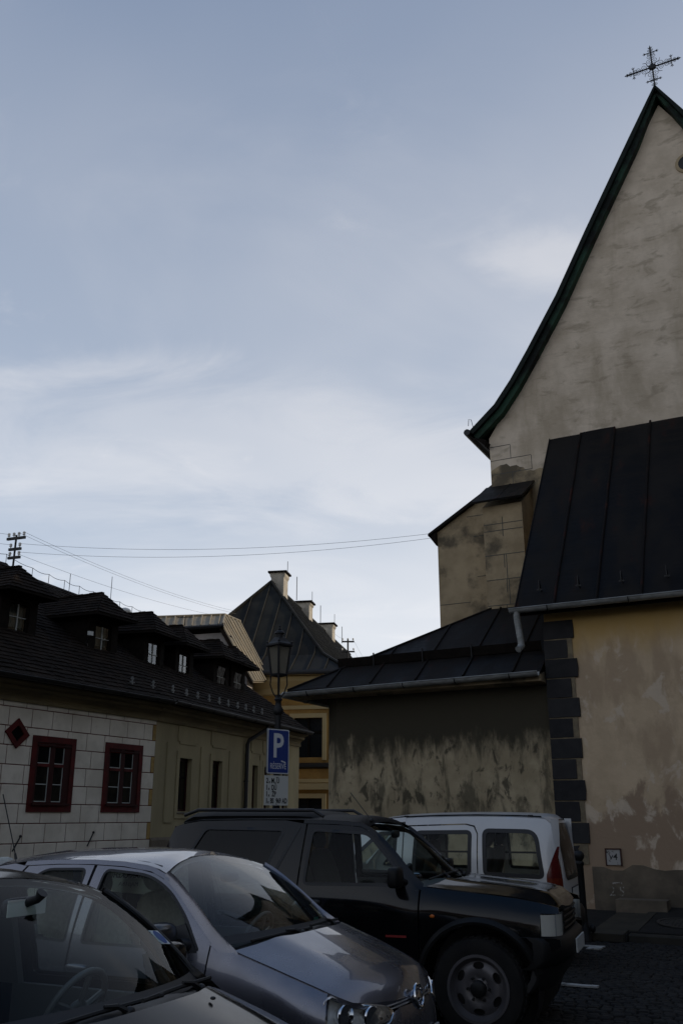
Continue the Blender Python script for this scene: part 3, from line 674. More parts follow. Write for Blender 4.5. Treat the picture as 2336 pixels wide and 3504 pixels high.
def dormer(T, xc, yf, zs, tilt=0.0, curtains=True):
    """hipped dormer; local house frame, x along the facade, y inwards, front at y=yf"""
    root = T.part('dormer', MB().box((xc-.52, yf, zs-.25), (xc-.30, yf+1.6, zs+1.0)).box((xc+.30, yf, zs-.25), (xc+.52, yf+1.6, zs+1.0)).box((xc-.30, yf, zs+.72), (xc+.30, yf+1.6, zs+1.0)).box((xc-.30, yf, zs-.25), (xc+.30, yf+1.6, zs-.0)), M['timber_dark'])
    # window: frame, cross bars, panes
    w0, w1, z0, z1 = xc-.29, xc+.29, zs+.02, zs+.70
    fr = MB().box((w0, yf+.03, z0), (w0+.05, yf+.09, z1)).box((w1-.05, yf+.03, z0), (w1, yf+.09, z1)).box((w0+.05, yf+.03, z0), (w1-.05, yf+.09, z0+.05)).box((w0+.05, yf+.03, z1-.05), (w1-.05, yf+.09, z1))
    T.part('window_frame', fr, M['timber_dark'], root)
    zm = z0 + .05 + (z1-z0-.1)*.5
    T.part('glazing_bar', MB().box((xc-.010, yf+.035, z0+.05), (xc+.010, yf+.075, z1-.05)).box((w0+.05, yf+.035, zm-.008), (xc-.010, yf+.075, zm+.008)).box((xc+.010, yf+.035, zm-.008), (w1-.05, yf+.075, zm+.008)), M['sash_white'], root)
    for i in range(2):
        for j in range(2):
            a, b = (w0+.05, xc-.010) if i == 0 else (xc+.010, w1-.05); c, d = (z0+.05, zm-.008) if j == 0 else (zm+.008, z1-.05)
            mb = MB(); tx, tz = random.uniform(-.002,.002), random.uniform(-.002,.002)
            mb.add([(a, yf+.055+tx, c), (b, yf+.055-tx, c), (b, yf+.055-tx+tz-tilt*(d-c), d), (a, yf+.055+tx+tz-tilt*(d-c), d)], [(0,1,2,3)])
            T.part('pane', mb, M['house_glass'], root)
    if curtains:
        mb = MB(); nn = 24
        mb.grid(lambda s, t: (w0+.04 + (w1-w0-.08)*s, yf+.14+.015*math.sin(s*40), z0+.03 + (z1-z0-.05)*t), nn*2, 2); T.part('curtain', mb, M['curtain'], root)
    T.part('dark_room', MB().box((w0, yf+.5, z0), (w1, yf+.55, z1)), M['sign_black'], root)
    T.part('sill', MB().prism([(w0-.12, yf-.10, zs-.07), (w0-.12, yf+.02, zs-.02), (w0-.12, yf+.02, zs-.08), (w0-.12, yf-.10, zs-.11)], (w1-w0+.24, 0, 0)), M['timber_dark'], root)
    # roof: hipped, ridge runs back into the main roof
    ze, zr, hw, ov = zs+.86, zs+1.50, .72, .42
    F0, F1 = Vector((xc-hw, yf-ov, ze)), Vector((xc+hw, yf-ov, ze)); RG = Vector((xc, yf+.12, zr)); RB = Vector((xc, yf+2.6, zr)); B0, B1 = Vector((xc-hw, yf+2.0, ze+.05)), Vector((xc+hw, yf+2.0, ze+.05))
    mb = MB(); d = Vector((0,0,-.05))
    vs = [F0, F1, RG, RB, B0, B1] + [p + d for p in (F0, F1, RG, RB, B0, B1)]
    mb.add(vs, [(0,1,2), (4,0,2,3), (1,5,3,2), (7,6,8), (6,10,9,8), (11,7,8,9), (6,7,1,0), (10,6,0,4), (7,11,5,1)])
    T.part('dormer_roof', mb, M['timber_dark'], root)
    rnd = random.Random(int(xc*31)); sm = MB()
    for (A, B, C, D) in ((F0, F1, RG, RG), (B0, F0, RG, RB), (F1, B1, RB, RG)):
        al0 = (B - A); n_ = al0.cross(D - A).normalized()
        if n_.z < 0: n_ = -n_
        rows = 7
        for r in range(rows):
            t0, t1 = r/rows, min(1.0, (r+1.35)/rows)
            a, b = A.lerp(D, t0), B.lerp(C, t0); a2, b2 = A.lerp(D, t1), B.lerp(C, t1); Ln = (b-a).length; cnt = max(1, int(Ln/.12))
            for k in range(cnt):
                s0, s1 = k/cnt, (k+.96)/cnt; lf = rnd.uniform(0,.01); sk = rnd.uniform(-.012,.012)
                up = (D-A).normalized()*sk if (D-A).length > .1 else Vector((0,0,0))
                p = [a.lerp(b, s0)+n_*(.026+lf)+up, a.lerp(b, s1)+n_*(.026+lf)+up, a2.lerp(b2, s1)+n_*.004, a2.lerp(b2, s0)+n_*.004, a.lerp(b, s0)+up, a.lerp(b, s1)+up]
                sm.add(p, [(0,1,2,3), (4,5,1,0), (4,0,3), (1,5,2)])
    T.part('dormer_shingles', sm, M['shingle'], root, kind='stuff')
    rc = MB()
    for i in range(12):
        t = i/12; p = RG.lerp(RB, t); rc.box((p.x-.05, p.y, p.z-.0), (p.x+.05, p.y+.2, p.z+.035+.01*(i % 2)))
    T.part('ridge_cap', rc, M['shingle'], root)
    return root

def house_glass():
    m = bpy.data.materials.new('window glass'); m.use_nodes = True; t = m.node_tree; n = t.nodes; l = t.links; n.remove(n['Principled BSDF'])
    a = n.new('ShaderNodeBsdfTransparent'); a.inputs[0].default_value = (.75,.8,.78,1); g = n.new('ShaderNodeBsdfGlossy'); g.inputs['Roughness'].default_value = .015
    fr = n.new('ShaderNodeFresnel'); fr.inputs[0].default_value = 1.52; mm = n.new('ShaderNodeMath'); mm.operation = 'MULTIPLY'; mm.use_clamp = True; mm.inputs[1].default_value = 1.9; l.new(fr.outputs[0], mm.inputs[0])
    x = n.new('ShaderNodeMixShader'); l.new(mm.outputs[0], x.inputs[0]); l.new(a.outputs[0], x.inputs[1]); l.new(g.outputs[0], x.inputs[2]); l.new(x.outputs[0], n['Material Output'].inputs[0]); return m
M['house_glass'] = house_glass()

def roof_with_shingles(T, x0, x1, eave_y, eave_z, slope, depth, seed, budget, near_first=True):
    """front slope of shingles + plain back slope; local frame"""
    rz = eave_z + slope*depth; y1 = eave_y + depth
    base = MB(); base.prism([(x0, eave_y, eave_z-.04), (x0, y1, rz-.04), (x0, y1+depth, eave_z-.04), (x0, y1+depth, eave_z-.12), (x0, y1, rz-.14), (x0, eave_y, eave_z-.12)], (x1-x0, 0, 0))
    ro = T.part('roof', base, M['timber_dark'])
    up = Vector((0, depth, slope*depth)); Ls = up.length; up.normalize(); nr = Vector((0, -up.z, up.y)); expo = .19; rows = int(Ls/expo)
    rnd = random.Random(seed); cand = []; mass = MB()
    for r in range(rows):
        x = x0 + rnd.random()*.08
        sag = .02*math.sin(r*.7+seed)
        while x < x1 - .03:
            w = min(.13*rnd.uniform(.75,1.35), x1-x); lift = rnd.uniform(0,.012); sk = rnd.uniform(-.014,.014); L_ = expo*1.4
            o = Vector((x, eave_y-.06, eave_z-.03)) + up*(r*expo + sk + .012*math.sin(x*1.7+r))
            b = o + Vector((w-.007, 0, 0)) + up*rnd.uniform(-.006,.006)
            vs = [o+nr*(.024+lift), b+nr*(.024+lift), b+up*L_+nr*.002, o+up*L_+nr*.002, o+nr*lift*.2, b+nr*lift*.2]
            fs = [(0,1,2,3), (4,5,1,0), (4,0,3), (1,5,2)]; cand.append((vs, fs, r, x)); x += w
    vis = sorted(range(len(cand)), key=lambda i: (abs(cand[i][3]-T.vis_x)*.6 + cand[i][2]*.19) if cand[i][3] >= T.vis_x else 1e6 + i)
    pick = set(vis[:budget])
    for i, (vs, fs, r, x) in enumerate(cand):
        if i in pick: T.part('shingle', MB().add(vs, fs), M['shingle'], ro)
        else: mass.add(vs, fs)
    T.part('shingles', mass, M['shingle'], ro, kind='stuff')
    rc = MB(); x = x0
    while x < x1:
        w = rnd.uniform(.12,.17); rc.prism([(x, y1-.16, rz-.13), (x, y1, rz+.03), (x, y1+.16, rz-.13), (x, y1, rz-.03)], (w-.008, 0, 0)); x += w
    T.part('ridge_boards', rc, M['shingle'], ro, kind='stuff')
    return ro

def moulding(T, x0, x1, prof, m, name='cornice', parent=None):
    """profile [(y,z)...] swept along x"""
    return T.part(name, MB().prism([(x0, y, z) for y, z in prof], (x1-x0, 0, 0)), m, parent)
CORN = [(0.02,3.80),(-.05,3.80),(-.06,3.87),(-.03,3.885),(-.04,3.93),(-.10,3.99),(-.17,4.02),(-.19,4.07),(-.17,4.085),(-.24,4.12),(-.30,4.14),(-.30,4.20),(.02,4.24)]

# ---------------------------------------------------------------- white ashlar-painted house (x = u - 9, facade on v = -14)
X0 = 9.0
wh = Thing('ashlar_house', 'whitewashed house with red painted block joints and oxblood window frames', 'house', G(-14, X0, 0), R(62.5))
wh.vis_x = 12.75 - X0
LEN = 17.55 - X0
wh.part('wall', MB().box((0, .0, 0), (LEN, .35, 4.2)), M['red_joint'])
wins = [(11.60-X0, 12.82-X0), (13.73-X0, 14.94-X0), (15.84-X0, 17.09-X0)]
WZ0, WZ1 = 1.76, 3.205
opens = [(a+.12, b-.12, WZ0+.14, WZ1-.12) for a, b in wins]
rowz = [-.02 + .3586*i - .2244 for i in range(12)]
rowz = [1.19 + .3586*(i-3) for i in range(0, 12)]
rowz = [z for z in rowz if z < 3.75] + [3.82]
JT = .017
def put_block(a, b, c, d, m):
    if b - a < .03 or d - c < .03: return
    mb = MB(); t = .012; e = .006
    vs = [(a,0,c),(b,0,c),(b,0,d),(a,0,d),(a,-t+e,c),(b,-t+e,c),(b,-t+e,d),(a,-t+e,d),(a+e,-t,c+e),(b-e,-t,c+e),(b-e,-t,d-e),(a+e,-t,d-e)]
    mb.add(vs, [(0,1,5,4),(1,2,6,5),(2,3,7,6),(3,0,4,7),(4,5,9,8),(5,6,10,9),(6,7,11,10),(7,4,8,11),(8,9,10,11)])
    wh.part('block', mb, m)
brn = random.Random(4)
for r in range(len(rowz)-1):
    c, d = rowz[r]+JT*.5, rowz[r+1]-JT*.5
    yw = .13 if r % 2 == 1 else 0.0
    edges = [LEN - .005]
    if yw: edges.append(LEN-yw)
    x = LEN - yw - (.30 if r % 2 else .57)
    while x > -.6: edges.append(max(x, .0)); x -= .575 + brn.uniform(-.025,.025)
    edges = sorted(set(edges))
    for a, b in zip(edges[:-1], edges[1:]):
        m = M['ochre_block'] if (yw and b > LEN-.02) else M['white_block']
        a_, b_ = a+JT*.5, b-JT*.5
        pieces = [(a_, b_, c, d)]
        for (ox0, ox1, oz0, oz1) in opens:
            nxt = []
            for (p, q, s, t) in pieces:
                if q <= ox0 or p >= ox1 or t <= oz0 or s >= oz1: nxt.append((p,q,s,t)); continue
                if p < ox0: nxt.append((p, ox0, s, t))
                if q > ox1: nxt.append((ox1, q, s, t))
                if s < oz0: nxt.append((max(p,ox0), min(q,ox1), s, oz0))
                if t > oz1: nxt.append((max(p,ox0), min(q,ox1), oz1, t))
            pieces = nxt
        for pc in pieces: put_block(*pc, m)
for (a, b), (o0, o1, z0, z1) in zip(wins, opens):
    y = -.035
    sr = wh.part('window', MB().box((a, y, WZ0), (o0, .02, WZ1)).box((o1, y, WZ0), (b, .02, WZ1)).box((o0, y, z1), (o1, .02, WZ1)).box((o0, y, WZ0), (o1, .02, z0)), M['red_paint'])
    # the opening is a dark box sunk in the wall: reveal boards stand proud of the wall core
    wh.part('reveal', MB().box((o0, -.03, z0), (o0+.012, .010, z1)).box((o1-.012, -.03, z0), (o1, .010, z1)).box((o0+.012, -.03, z1-.012), (o1-.012, .010, z1)), M['red_dark'], sr)
    xm = (o0+o1)/2; zt = z0 + (z1-z0)*.63
    fr = MB().box((o0+.012, -.024, z0), (o0+.06, -.002, z1-.012)).box((o1-.19, -.024, z0), (o1-.012, -.002, z1-.012)).box((xm-.10, -.026, z0), (xm+.03, -.001, z1-.012))
    wh.part('window_frame', fr, M['red_dark'], sr)
    wh.part('transom', MB().box((o0+.06, -.034, zt-.03), (xm-.10, -.003, zt+.03)).box((xm+.03, -.034, zt-.03), (o1-.19, -.003, zt+.03)), M['red_paint'], sr)
    wh.part('head_rail', MB().box((o0+.02, -.05, z1-.07), (o1-.02, -.036, z1-.035)), M['red_dark'], sr)
    wh.part('sill_bar', MB().box((o0-.02, -.075, z0-.012), (o1+.02, -.036, z0+.028)), M['red_dark'], sr)
    for (p, q) in ((o0+.06, xm-.10), (xm+.03, o1-.19)):
        for (s, t, nb) in ((z0+.05, zt-.03, 1), (zt+.03, z1-.09, 0)):
            wh.part('pane', MB().box((p, -.010, s), (q, -.002, t)), M['pane_dark'], sr)
            sh_ = MB().box((q-.022, -.018, s), (q-.004, -.0105, t)).box((p+.004, -.018, s), (q-.022, -.0105, s+.018))
            if nb: sh_.box((p+.004, -.018, (s+t)/2-.009), (q-.022, -.0105, (s+t)/2+.009))
            wh.part('sash', sh_, M['sash_white'], sr)
# diamond window
dx, dz = 13.31-X0, 3.205; hx, hz_ = .31, .285
ring = MB(); 
def dia(k, y): return [(dx-hx*k, y, dz+.02*k), (dx, y, dz-hz_*k), (dx+hx*k, y, dz-.02*k), (dx, y, dz+hz_*k)]
vs = dia(1,-.045)+dia(.55,-.045)+dia(1,.0)+dia(.55,-.0125)
ring.add(vs, [(i,(i+1)%4,4+(i+1)%4,4+i) for i in range(4)] + [((i+1)%4,i,8+i,8+(i+1)%4) for i in range(4)] + [(4+i,4+(i+1)%4,12+(i+1)%4,12+i) for i in range(4)])
dw = wh.part('diamond_window', ring, M['red_paint'])
wh.part('pane', MB().add(dia(.56,-.016), [(0,1,2,3)]), M['pane_dark'], dw)
moulding(wh, 0, LEN, CORN, M['cornice'])
for (x, z) in ((13.56-X0, 1.20), (15.57-X0, 1.24)):
    wh.part('wall_anchor', MB().tube([(x-.11, -.07, z-.14), (x+.10, -.03, z+.12)], .014, 6).ball((x+.10,-.02,z+.12), .03, 6, 4), M['iron'])
wr = roof_with_shingles(wh, 0, LEN, -.36, 4.28, .68, 5.86, 3, 300)
def eave_gutter(T, x0, x1, y, z, segs=1, parent=None): return gutter(T, 'gutter', (x0, y, z), (x1, y, z), .075, int((x1-x0)/1.2), m='dark_metal')
eave_gutter(wh, 0, LEN, -.46, 4.235)
dormer(wh, 14.32-X0, 1.36, 5.44); dormer(wh, 17.02-X0, 1.36, 5.40)
dormer(wh, 11.5-X0, 1.36, 5.44)
# little louvred vent and lightning conductor along the ridge
# (conductor is a thing of its own, it runs on past the joint of the two houses)

# ---------------------------------------------------------------- beige house, turned a little further back
BEND = math.atan(.155); ang = R(62.5) + BEND
BL = 9.2
bh = Thing('beige_house', 'long beige plastered house with narrow tall windows and a shingled dormer roof', 'house', G(-14, 17.55, 0), ang)
bh.vis_x = 0
bwin = [(1.19,1.82,1.79,3.03),(2.98,3.56,1.86,3.06),(5.51,5.90,1.88,3.06),(6.37,6.80,1.88,3.06),(7.75,8.2,1.88,3.06)]
# wall built around the window openings
mb = MB(); xs_ = [0.0]
for a, b, c, d in bwin: xs_ += [a, b]
xs_.append(BL)
for i in range(0, len(xs_)-1, 2): mb.box((xs_[i], 0, 0), (xs_[i+1], .4, 4.2))
for a, b, c, d in bwin: mb.box((a, 0, 0), (b, .4, c)).box((a, 0, d), (b, .4, 4.2))
bh.part('wall', mb, M['beige'])
for a, b, c, d in bwin:
    w = bh.part('window', MB().box((a, .10, c), (a+.05, .16, d)).box((b-.05, .10, c), (b, .16, d)).box((a+.05, .10, d-.07), (b-.05, .16, d)).box((a+.05, .10, c), (b-.05, .16, c+.05)), M['red_dark'])
    xm = (a+b)/2; zt = c + (d-c)*.64
    bh.part('mullion', MB().box((xm-.02, .105, c+.05), (xm+.02, .15, d-.07)).box((a+.05, .1, zt-.025), (xm-.02, .15, zt+.025)).box((xm+.02, .1, zt-.025), (b-.05, .15, zt+.025)), M['timber_dark'], w)
    for p, q in ((a+.05, xm-.02), (xm+.02, b-.05)):
        for s, t in ((c+.05, zt-.025), (zt+.025, d-.07)): bh.part('pane', MB().box((p, .125, s), (q, .132, t)), M['pane_dark'], w)
    bh.part('sill', MB().prism([(a-.02, -.04, c-.03), (a-.02, .1, c+.0), (a-.02, .1, c-.05), (a-.02, -.04, c-.05)], (b-a+.04, 0, 0)), M['dark_metal'], w)
# raised plaster panels and bands round the windows: real steps in the render
def frame_panel(a, b, c, d, t, wdt=.0):
    return MB().box((a, -t, c), (b, .0, d))
for i, (a, b, c, d) in enumerate(bwin):
    sr = MB(); s_ = .13
    sr.box((a-s_, -.022, c-.16), (a, .0, d+.16)).box((b, -.022, c-.16), (b+s_, .0, d+.16)).box((a, -.022, d), (b, .0, d+.16)).box((a, -.022, c-.16), (b, .0, c-.055))
    bh.part('window_surround', sr, M['beige'])
    # apron panel above with stepped lower edge
    ap = MB(); x0, x1 = a-.12, b+.30; zb = d+.33
    ap.prism([(x0, -.02, 3.79), (x0, -.02, zb+.06), (x0+.09, -.02, zb+.06), (x0+.09, -.02, zb), (x1-.09, -.02, zb), (x1-.09, -.02, zb+.06), (x1, -.02, zb+.06), (x1, -.02, 3.79)], (0, .02, 0))
    bh.part('frieze_panel', ap, M['beige'])
for (a, b) in ((.55, .95), (2.30, 2.72), (3.98, 4.55), (5.0, 5.36), (6.05,6.2)):
    bh.part('lesene', MB().box((a, -.024, 1.54), (b, .0, 3.36)), M['beige'])
bh.part('plinth', MB().prism([(0, -.05, 0), (0, -.05, 1.16), (0, -.01, 1.22), (0, .0, 1.22), (0, .0, 0)], (BL, 0, 0)), M['plinth'])
moulding(bh, 0, BL, CORN, M['cornice'])
roof_with_shingles(bh, -.04, BL, -.36, 4.28, .68, 5.5, 5, 120)
eave_gutter(bh, 0, BL-.1, -.46, 4.235)
for xc, zs, tl in ((2.02, 5.38, 0), (3.72, 5.34, 0), (6.1, 5.34, .24), (7.3, 5.32, .24)): dormer(bh, xc, 1.36, zs, tl, curtains=False)
pp = MB().tube([(5.62,-.44,4.20),(5.58,-.40,4.05),(5.05,-.10,3.72),(5.0,-.075,3.6),(4.98,-.075,.3)], .055, 8)
bh.part('downpipe', pp, M['dark_metal'], smooth=50)
for z in (1.2, 2.6): bh.part('pipe_clip', MB().lathe([(.062,-.02),(.07,-.02),(.07,.02),(.062,.02)], (4.98,-.075,z), 10), M['dark_metal'])
# snow catchers along the eave: small galvanised double-cross hooks
M['catcher'] = mat('dull galvanised hook', (.14,.145,.14), .6)
def snow_hook(T, x, r=.35):
    y = -.36 + r*.82; z = 4.28 + .68*r*.82 + .05
    mb = MB().box((x-.012, y-.02, z-.02), (x+.012, y+.02, z+.17)).box((x-.08, y-.010, z+.03), (x+.08, y+.010, z+.05)).box((x-.055, y-.010, z+.11), (x+.055, y+.010, z+.13))
    T.part('snow_catcher', mb, M['catcher'])
for x in (7.5, 8.25): snow_hook(wh, x)
for x in (.55, 1.25, 1.85, 2.5, 3.1, 3.65, 4.25, 4.8, 5.35, 5.95): snow_hook(bh, x)
# small wall lamp/vent box on the second dormer cheek
# ================================================================ tan half-hipped house behind
tb = at(660, 2300, 33.3); tb.z = 0
th2 = Thing('half_hipped_house', 'pale house with tan seamed half hipped roof behind the shingle roofs', 'house', tb, 0)
def q_(x, y, Y): return at(x, y, Y) - tb
RL, RR, RB_ = q_(430, 2117, 34.3), q_(770, 2105, 34.3), q_(822, 2128, 36.2)
HL, HR = q_(430, 2158, 33.0), q_(762, 2137, 33.0)
VB, BB = q_(868, 2330, 33.0), q_(925, 2330, 36.2)
LB_ = q_(300, 2330, 33.0)
wl_ = [q_(440, 2160, 33.3), q_(748, 2150, 33.3), q_(846, 2320, 33.3)]; wl_ = wl_ + [Vector((wl_[2].x, wl_[2].y, 0)), Vector((wl_[0].x, wl_[0].y, 0))]
th2.part('gable_wall', MB().prism(wl_, (0, 3.0, 0)), M['pale_wall'])
hp = th2.part('hip_slope', MB().prism([HL, HR, RR, RL], (0, 0, -.06)), M['tan_roof'])
sl_ = MB().add([HR, RR, RB_, BB, VB] + [p + Vector((-.05, 0, -.06)) for p in (HR, RR, RB_, BB, VB)], [(4,3,2,0), (2,1,0), (5,7,8,9), (5,6,7), (0,5,9,4), (1,6,5,0)]); sl_.f = [f[::-1] for f in sl_.f]
rs_ = th2.part('roof_slope', sl_, M['tan_roof'])
for i in range(7):
    t = (i+.5)/7; a, b = HR.lerp(RR, min(1, t*2.2)) if t < .45 else RR.lerp(RB_, (t-.45)/.55), VB.lerp(BB, t)
    th2.part('roof_seam', MB().tube([a + Vector((.04,-.02,.03)), b + Vector((.04,-.02,.03))], .028, 5), M['tan_roof'], rs_)
for i in range(11):
    t = (i+.5)/11; th2.part('roof_seam', MB().tube([HL.lerp(HR, t) + Vector((0,-.02,.03)), RL.lerp(RR, t) + Vector((0,-.02,.03))], .026, 5), M['tan_roof'], hp)
th2.part('ridge_roll', MB().tube([RL + Vector((0,0,.03)), RR + Vector((0,0,.03)), RB_ + Vector((0,0,.03))], .045, 6), M['tan_roof'], hp)
th2.part('hip_roll', MB().tube([HR + Vector((0,-.02,.03)), RR + Vector((0,0,.03))], .04, 6), M['tan_roof'], hp)
th2.part('hip_gutter', MB().tube([HL + Vector((0,-.06,-.05)), HR + Vector((.05,-.06,-.05))], .07, 8), M['dark_metal'], hp)
th2.part('hip_soffit', MB().prism([HL + Vector((0,0,-.07)), HR + Vector((0,0,-.07)), HR + Vector((-.05,.32,-.20)), HL + Vector((0,.32,-.20))], (0,0,-.05)), M['timber_dark'], hp)
th2.part('verge_board', MB().prism([HR + Vector((-.02,-.01,-.05)), VB + Vector((-.02,-.01,-.05)), VB + Vector((-.13,-.01,-.10)), HR + Vector((-.12,-.01,-.16))], (0, .3, 0)), M['timber_dark'])
th2.part('snow_bar', MB().tube([q_(772, 2172, 33.0), q_(795, 2180, 33.2)], .03, 5), M['dark_metal'], rs_)
# ================================================================ yellow house with dark hipped roof and chimneys
yh = Thing('yellow_house', 'yellow ochre two storey house with tall dark hipped metal roof', 'house', (-4.2, 36.1, 0), R(-10.6))
W_, D_, ZE, ZR, SB = 4.35, 24.0, 6.85, 11.55, 4.6
xc = .35
walls = MB(); ywin = [(2.45, 3.55, 3.75, 5.2), (2.45, 3.55, .9, 2.3), (-1.6, -.5, 3.75, 5.2), (-1.6, -.5, .9, 2.3)]
# front wall pieces around the two window columns
x_l, x_r = xc-W_+.3, xc+W_-.3
walls.box((x_l, 0, 0), (-1.6, .4, 6.6)).box((-.5, 0, 0), (2.45, .4, 6.6)).box((3.55, 0, 0), (x_r, .4, 6.6))
for a, b in ((-1.6,-.5), (2.45,3.55)): walls.box((a, 0, 0), (b, .4, .9)).box((a, 0, 2.3), (b, .4, 3.75)).box((a, 0, 5.2), (b, .4, 6.6))
walls.box((x_l, .4, 0), (x_l+.4, D_, 6.6)).box((x_r-.4, .4, 0), (x_r, D_, 6.6))
yh.part('wall', walls, M['yellow'])
for a, b, c, d in ywin:
    w = yh.part('window', MB().box((a-.16, -.06, c-.1), (a, .06, d+.16)).box((b, -.06, c-.1), (b+.16, .06, d+.16)).box((a, -.06, d), (b, .06, d+.16)), M['yellow_trim'])
    yh.part('pane', MB().box((a, .14, c), (b, .16, d)), M['far_glass'], w)
    yh.part('mullion', MB().box(((a+b)/2-.03, .08, c), ((a+b)/2+.03, .139, d)).box((a, .08, c+(d-c)*.62), ((a+b)/2-.03, .139, c+(d-c)*.62+.06)).box(((a+b)/2+.03, .08, c+(d-c)*.62), (b, .139, c+(d-c)*.62+.06)), M['timber_dark'], w)
    if c < 2: yh.part('window_pediment', MB().prism([(a-.5, -.18, d+.42), (a-.3, -.18, d+.30), (b+.3, -.18, d+.30), (b+.5, -.18, d+.42), (b+.4, -.18, d+.52), (a-.4, -.18, d+.52)], (0, .18, 0)), M['yellow_trim'], w)
yh.part('string_course', MB().prism([(x_l, -.14, 3.40), (x_l, 0, 3.34), (x_l, 0, 3.56), (x_l, -.14, 3.50)], (x_r-x_l, 0, 0)), M['dark_metal'])
yh.part('string_course', MB().box((x_l, -.05, 2.85), (x_r, 0, 2.98)), M['yellow_trim'])
yh.part('string_course', MB().box((x_l, -.06, 5.52), (x_r, 0, 5.66)), M['yellow_trim'])
yh.part('cornice', MB().prism([(x_l, 0, 6.05), (x_l, -.10, 6.1), (x_l, -.14, 6.3), (x_l, -.42, 6.55), (x_l, -.45, 6.72), (x_l, 0, 6.74)], (x_r-x_l+.4, 0, 0)), M['yellow_trim'])
eo = .6
c00, c10 = Vector((xc-W_, -eo, ZE)), Vector((xc+W_, -eo, ZE)); ap = Vector((xc, SB-eo, ZR)); bp_ = Vector((xc, D_, ZR)); c01, c11 = Vector((xc-W_, D_, ZE)), Vector((xc+W_, D_, ZE))
fl0, fl1 = .20, .62   # flared foot of the hip
def foot(a, b, t): 
    p = a.lerp(b, t); p.z = a.z + (b.z-a.z)*(t*.62 if t < .3 else .186 + (t-.3)*(1-.186)/.7); return p
hipf = MB(); q0, q1 = foot(c00, ap, .3), foot(c10, ap, .3)
hipf.add([c00, c10, q1, q0, ap] + [p + Vector((0,0,-.1)) for p in (c00, c10, q1, q0, ap)], [(0,1,2,3), (3,2,4), (6,5,8,7), (7,8,9), (5,6,1,0)])
hs = yh.part('hip_slope', hipf, M['slate_roof'])
q2 = foot(c11, bp_, .3)
rs = MB(); q1b = Vector((q1.x, D_, q1.z)); rs.add([c10, c11, q1b, q1, bp_, ap], [(0,1,2,3), (3,2,4,5)]); yh.part('roof_slope', rs, M['slate_roof'])
ls = MB(); q0b = Vector((q0.x, D_, q0.z)); ls.add([c01, c00, q0, q0b, ap, bp_], [(0,1,2,3), (3,2,4,5)]); yh.part('roof_slope', ls, M['slate_roof'])
rnd = random.Random(8)
for i in range(13):
    x = c00.x + (c10.x-c00.x)*(i+.5)/13; f_ = 1 - abs(x-xc)/W_
    def hz2(t): return ZE + (ZR-ZE)*(t*.62 if t < .3 else .186 + (t-.3)*(1-.186)/.7)
    P0 = Vector((x, -eo, hz2(0)+.04)); t1 = min(f_, .3); P1 = Vector((x, -eo+SB*t1, hz2(t1)+.04)); P2 = Vector((x, -eo+SB*f_, hz2(f_)+.04))
    yh.part('roof_seam', MB().tube([P0, P1, P2] if f_ > .3 else [P0, P1], .032, 5), M['slate_roof'], hs)
for i in range(26):
    y = i*.92; f_ = min(1, (y+eo)/SB); P0 = Vector((c10.x, y, ZE+.04)); t1 = min(f_, .3); P1 = Vector((c10.x - W_*t1, y, hz2(t1)+.04)); P2 = Vector((c10.x - W_*f_, y, hz2(f_)+.04))
    yh.part('roof_seam', MB().tube([P0, P1, P2], .032, 5), M['slate_roof'])
yh.part('hip_roll', MB().tube([c10 + Vector((0,0,.03)), q1 + Vector((0,0,.04)), ap + Vector((0,0,.05))], .06, 6), M['slate_roof']); yh.part('hip_roll', MB().tube([c00, q0 + Vector((0,0,.04)), ap + Vector((0,0,.05))], .06, 6), M['slate_roof'])
yh.part('ridge_roll', MB().tube([ap + Vector((0,0,.04)), bp_ + Vector((0,0,.04))], .07, 6), M['slate_roof'])
yh.part('eave_gutter', MB().tube([c00 + Vector((0,-.08,-.02)), c10 + Vector((.08,-.08,-.02)), c11 + Vector((.08,0,-.02))], .09, 8), M['dark_metal'])
yh.part('eave_soffit', MB().box((c00.x+.02, -eo+.02, 6.75), (c10.x-.02, .05, 6.80)), M['yellow_trim'])
for (y, x, h, w) in ((SB-eo+.45, .16, .55, .29), (SB+5.2, .1, .36, .34), (SB+11.2, .1, .42, .34)):
    ch = yh.part('chimney', MB().prism([(xc+x-w, y, ZR-.6), (xc+x+w, y, ZR-.6), (xc+x+w, y, ZR+h*.55), (xc+x+w+.06, y, ZR+h*.75), (xc+x+w+.06, y, ZR+h), (xc+x-w-.06, y, ZR+h), (xc+x-w-.06, y, ZR+h*.75), (xc+x-w, y, ZR+h*.55)], (0, .8, 0)), M['chimney'])
    yh.part('chimney_cap', MB().box((xc+x-w-.14, y-.08, ZR+h), (xc+x+w+.14, y+.88, ZR+h+.08)), M['timber_dark'], ch)
    yh.part('lightning_rod', MB().tube([(xc+x+w-.05, y+.9, ZR-.3), (xc+x+w-.05, y+.9, ZR+h+.75)], .014, 5), M['dark_metal'], ch)
    yh.part('lightning_rod', MB().tube([(xc+x+w+.35, y+1.1, ZR-.5), (xc+x+w+.35, y+1.1, ZR+h+.05)], .018, 5), M['dark_metal'], ch)

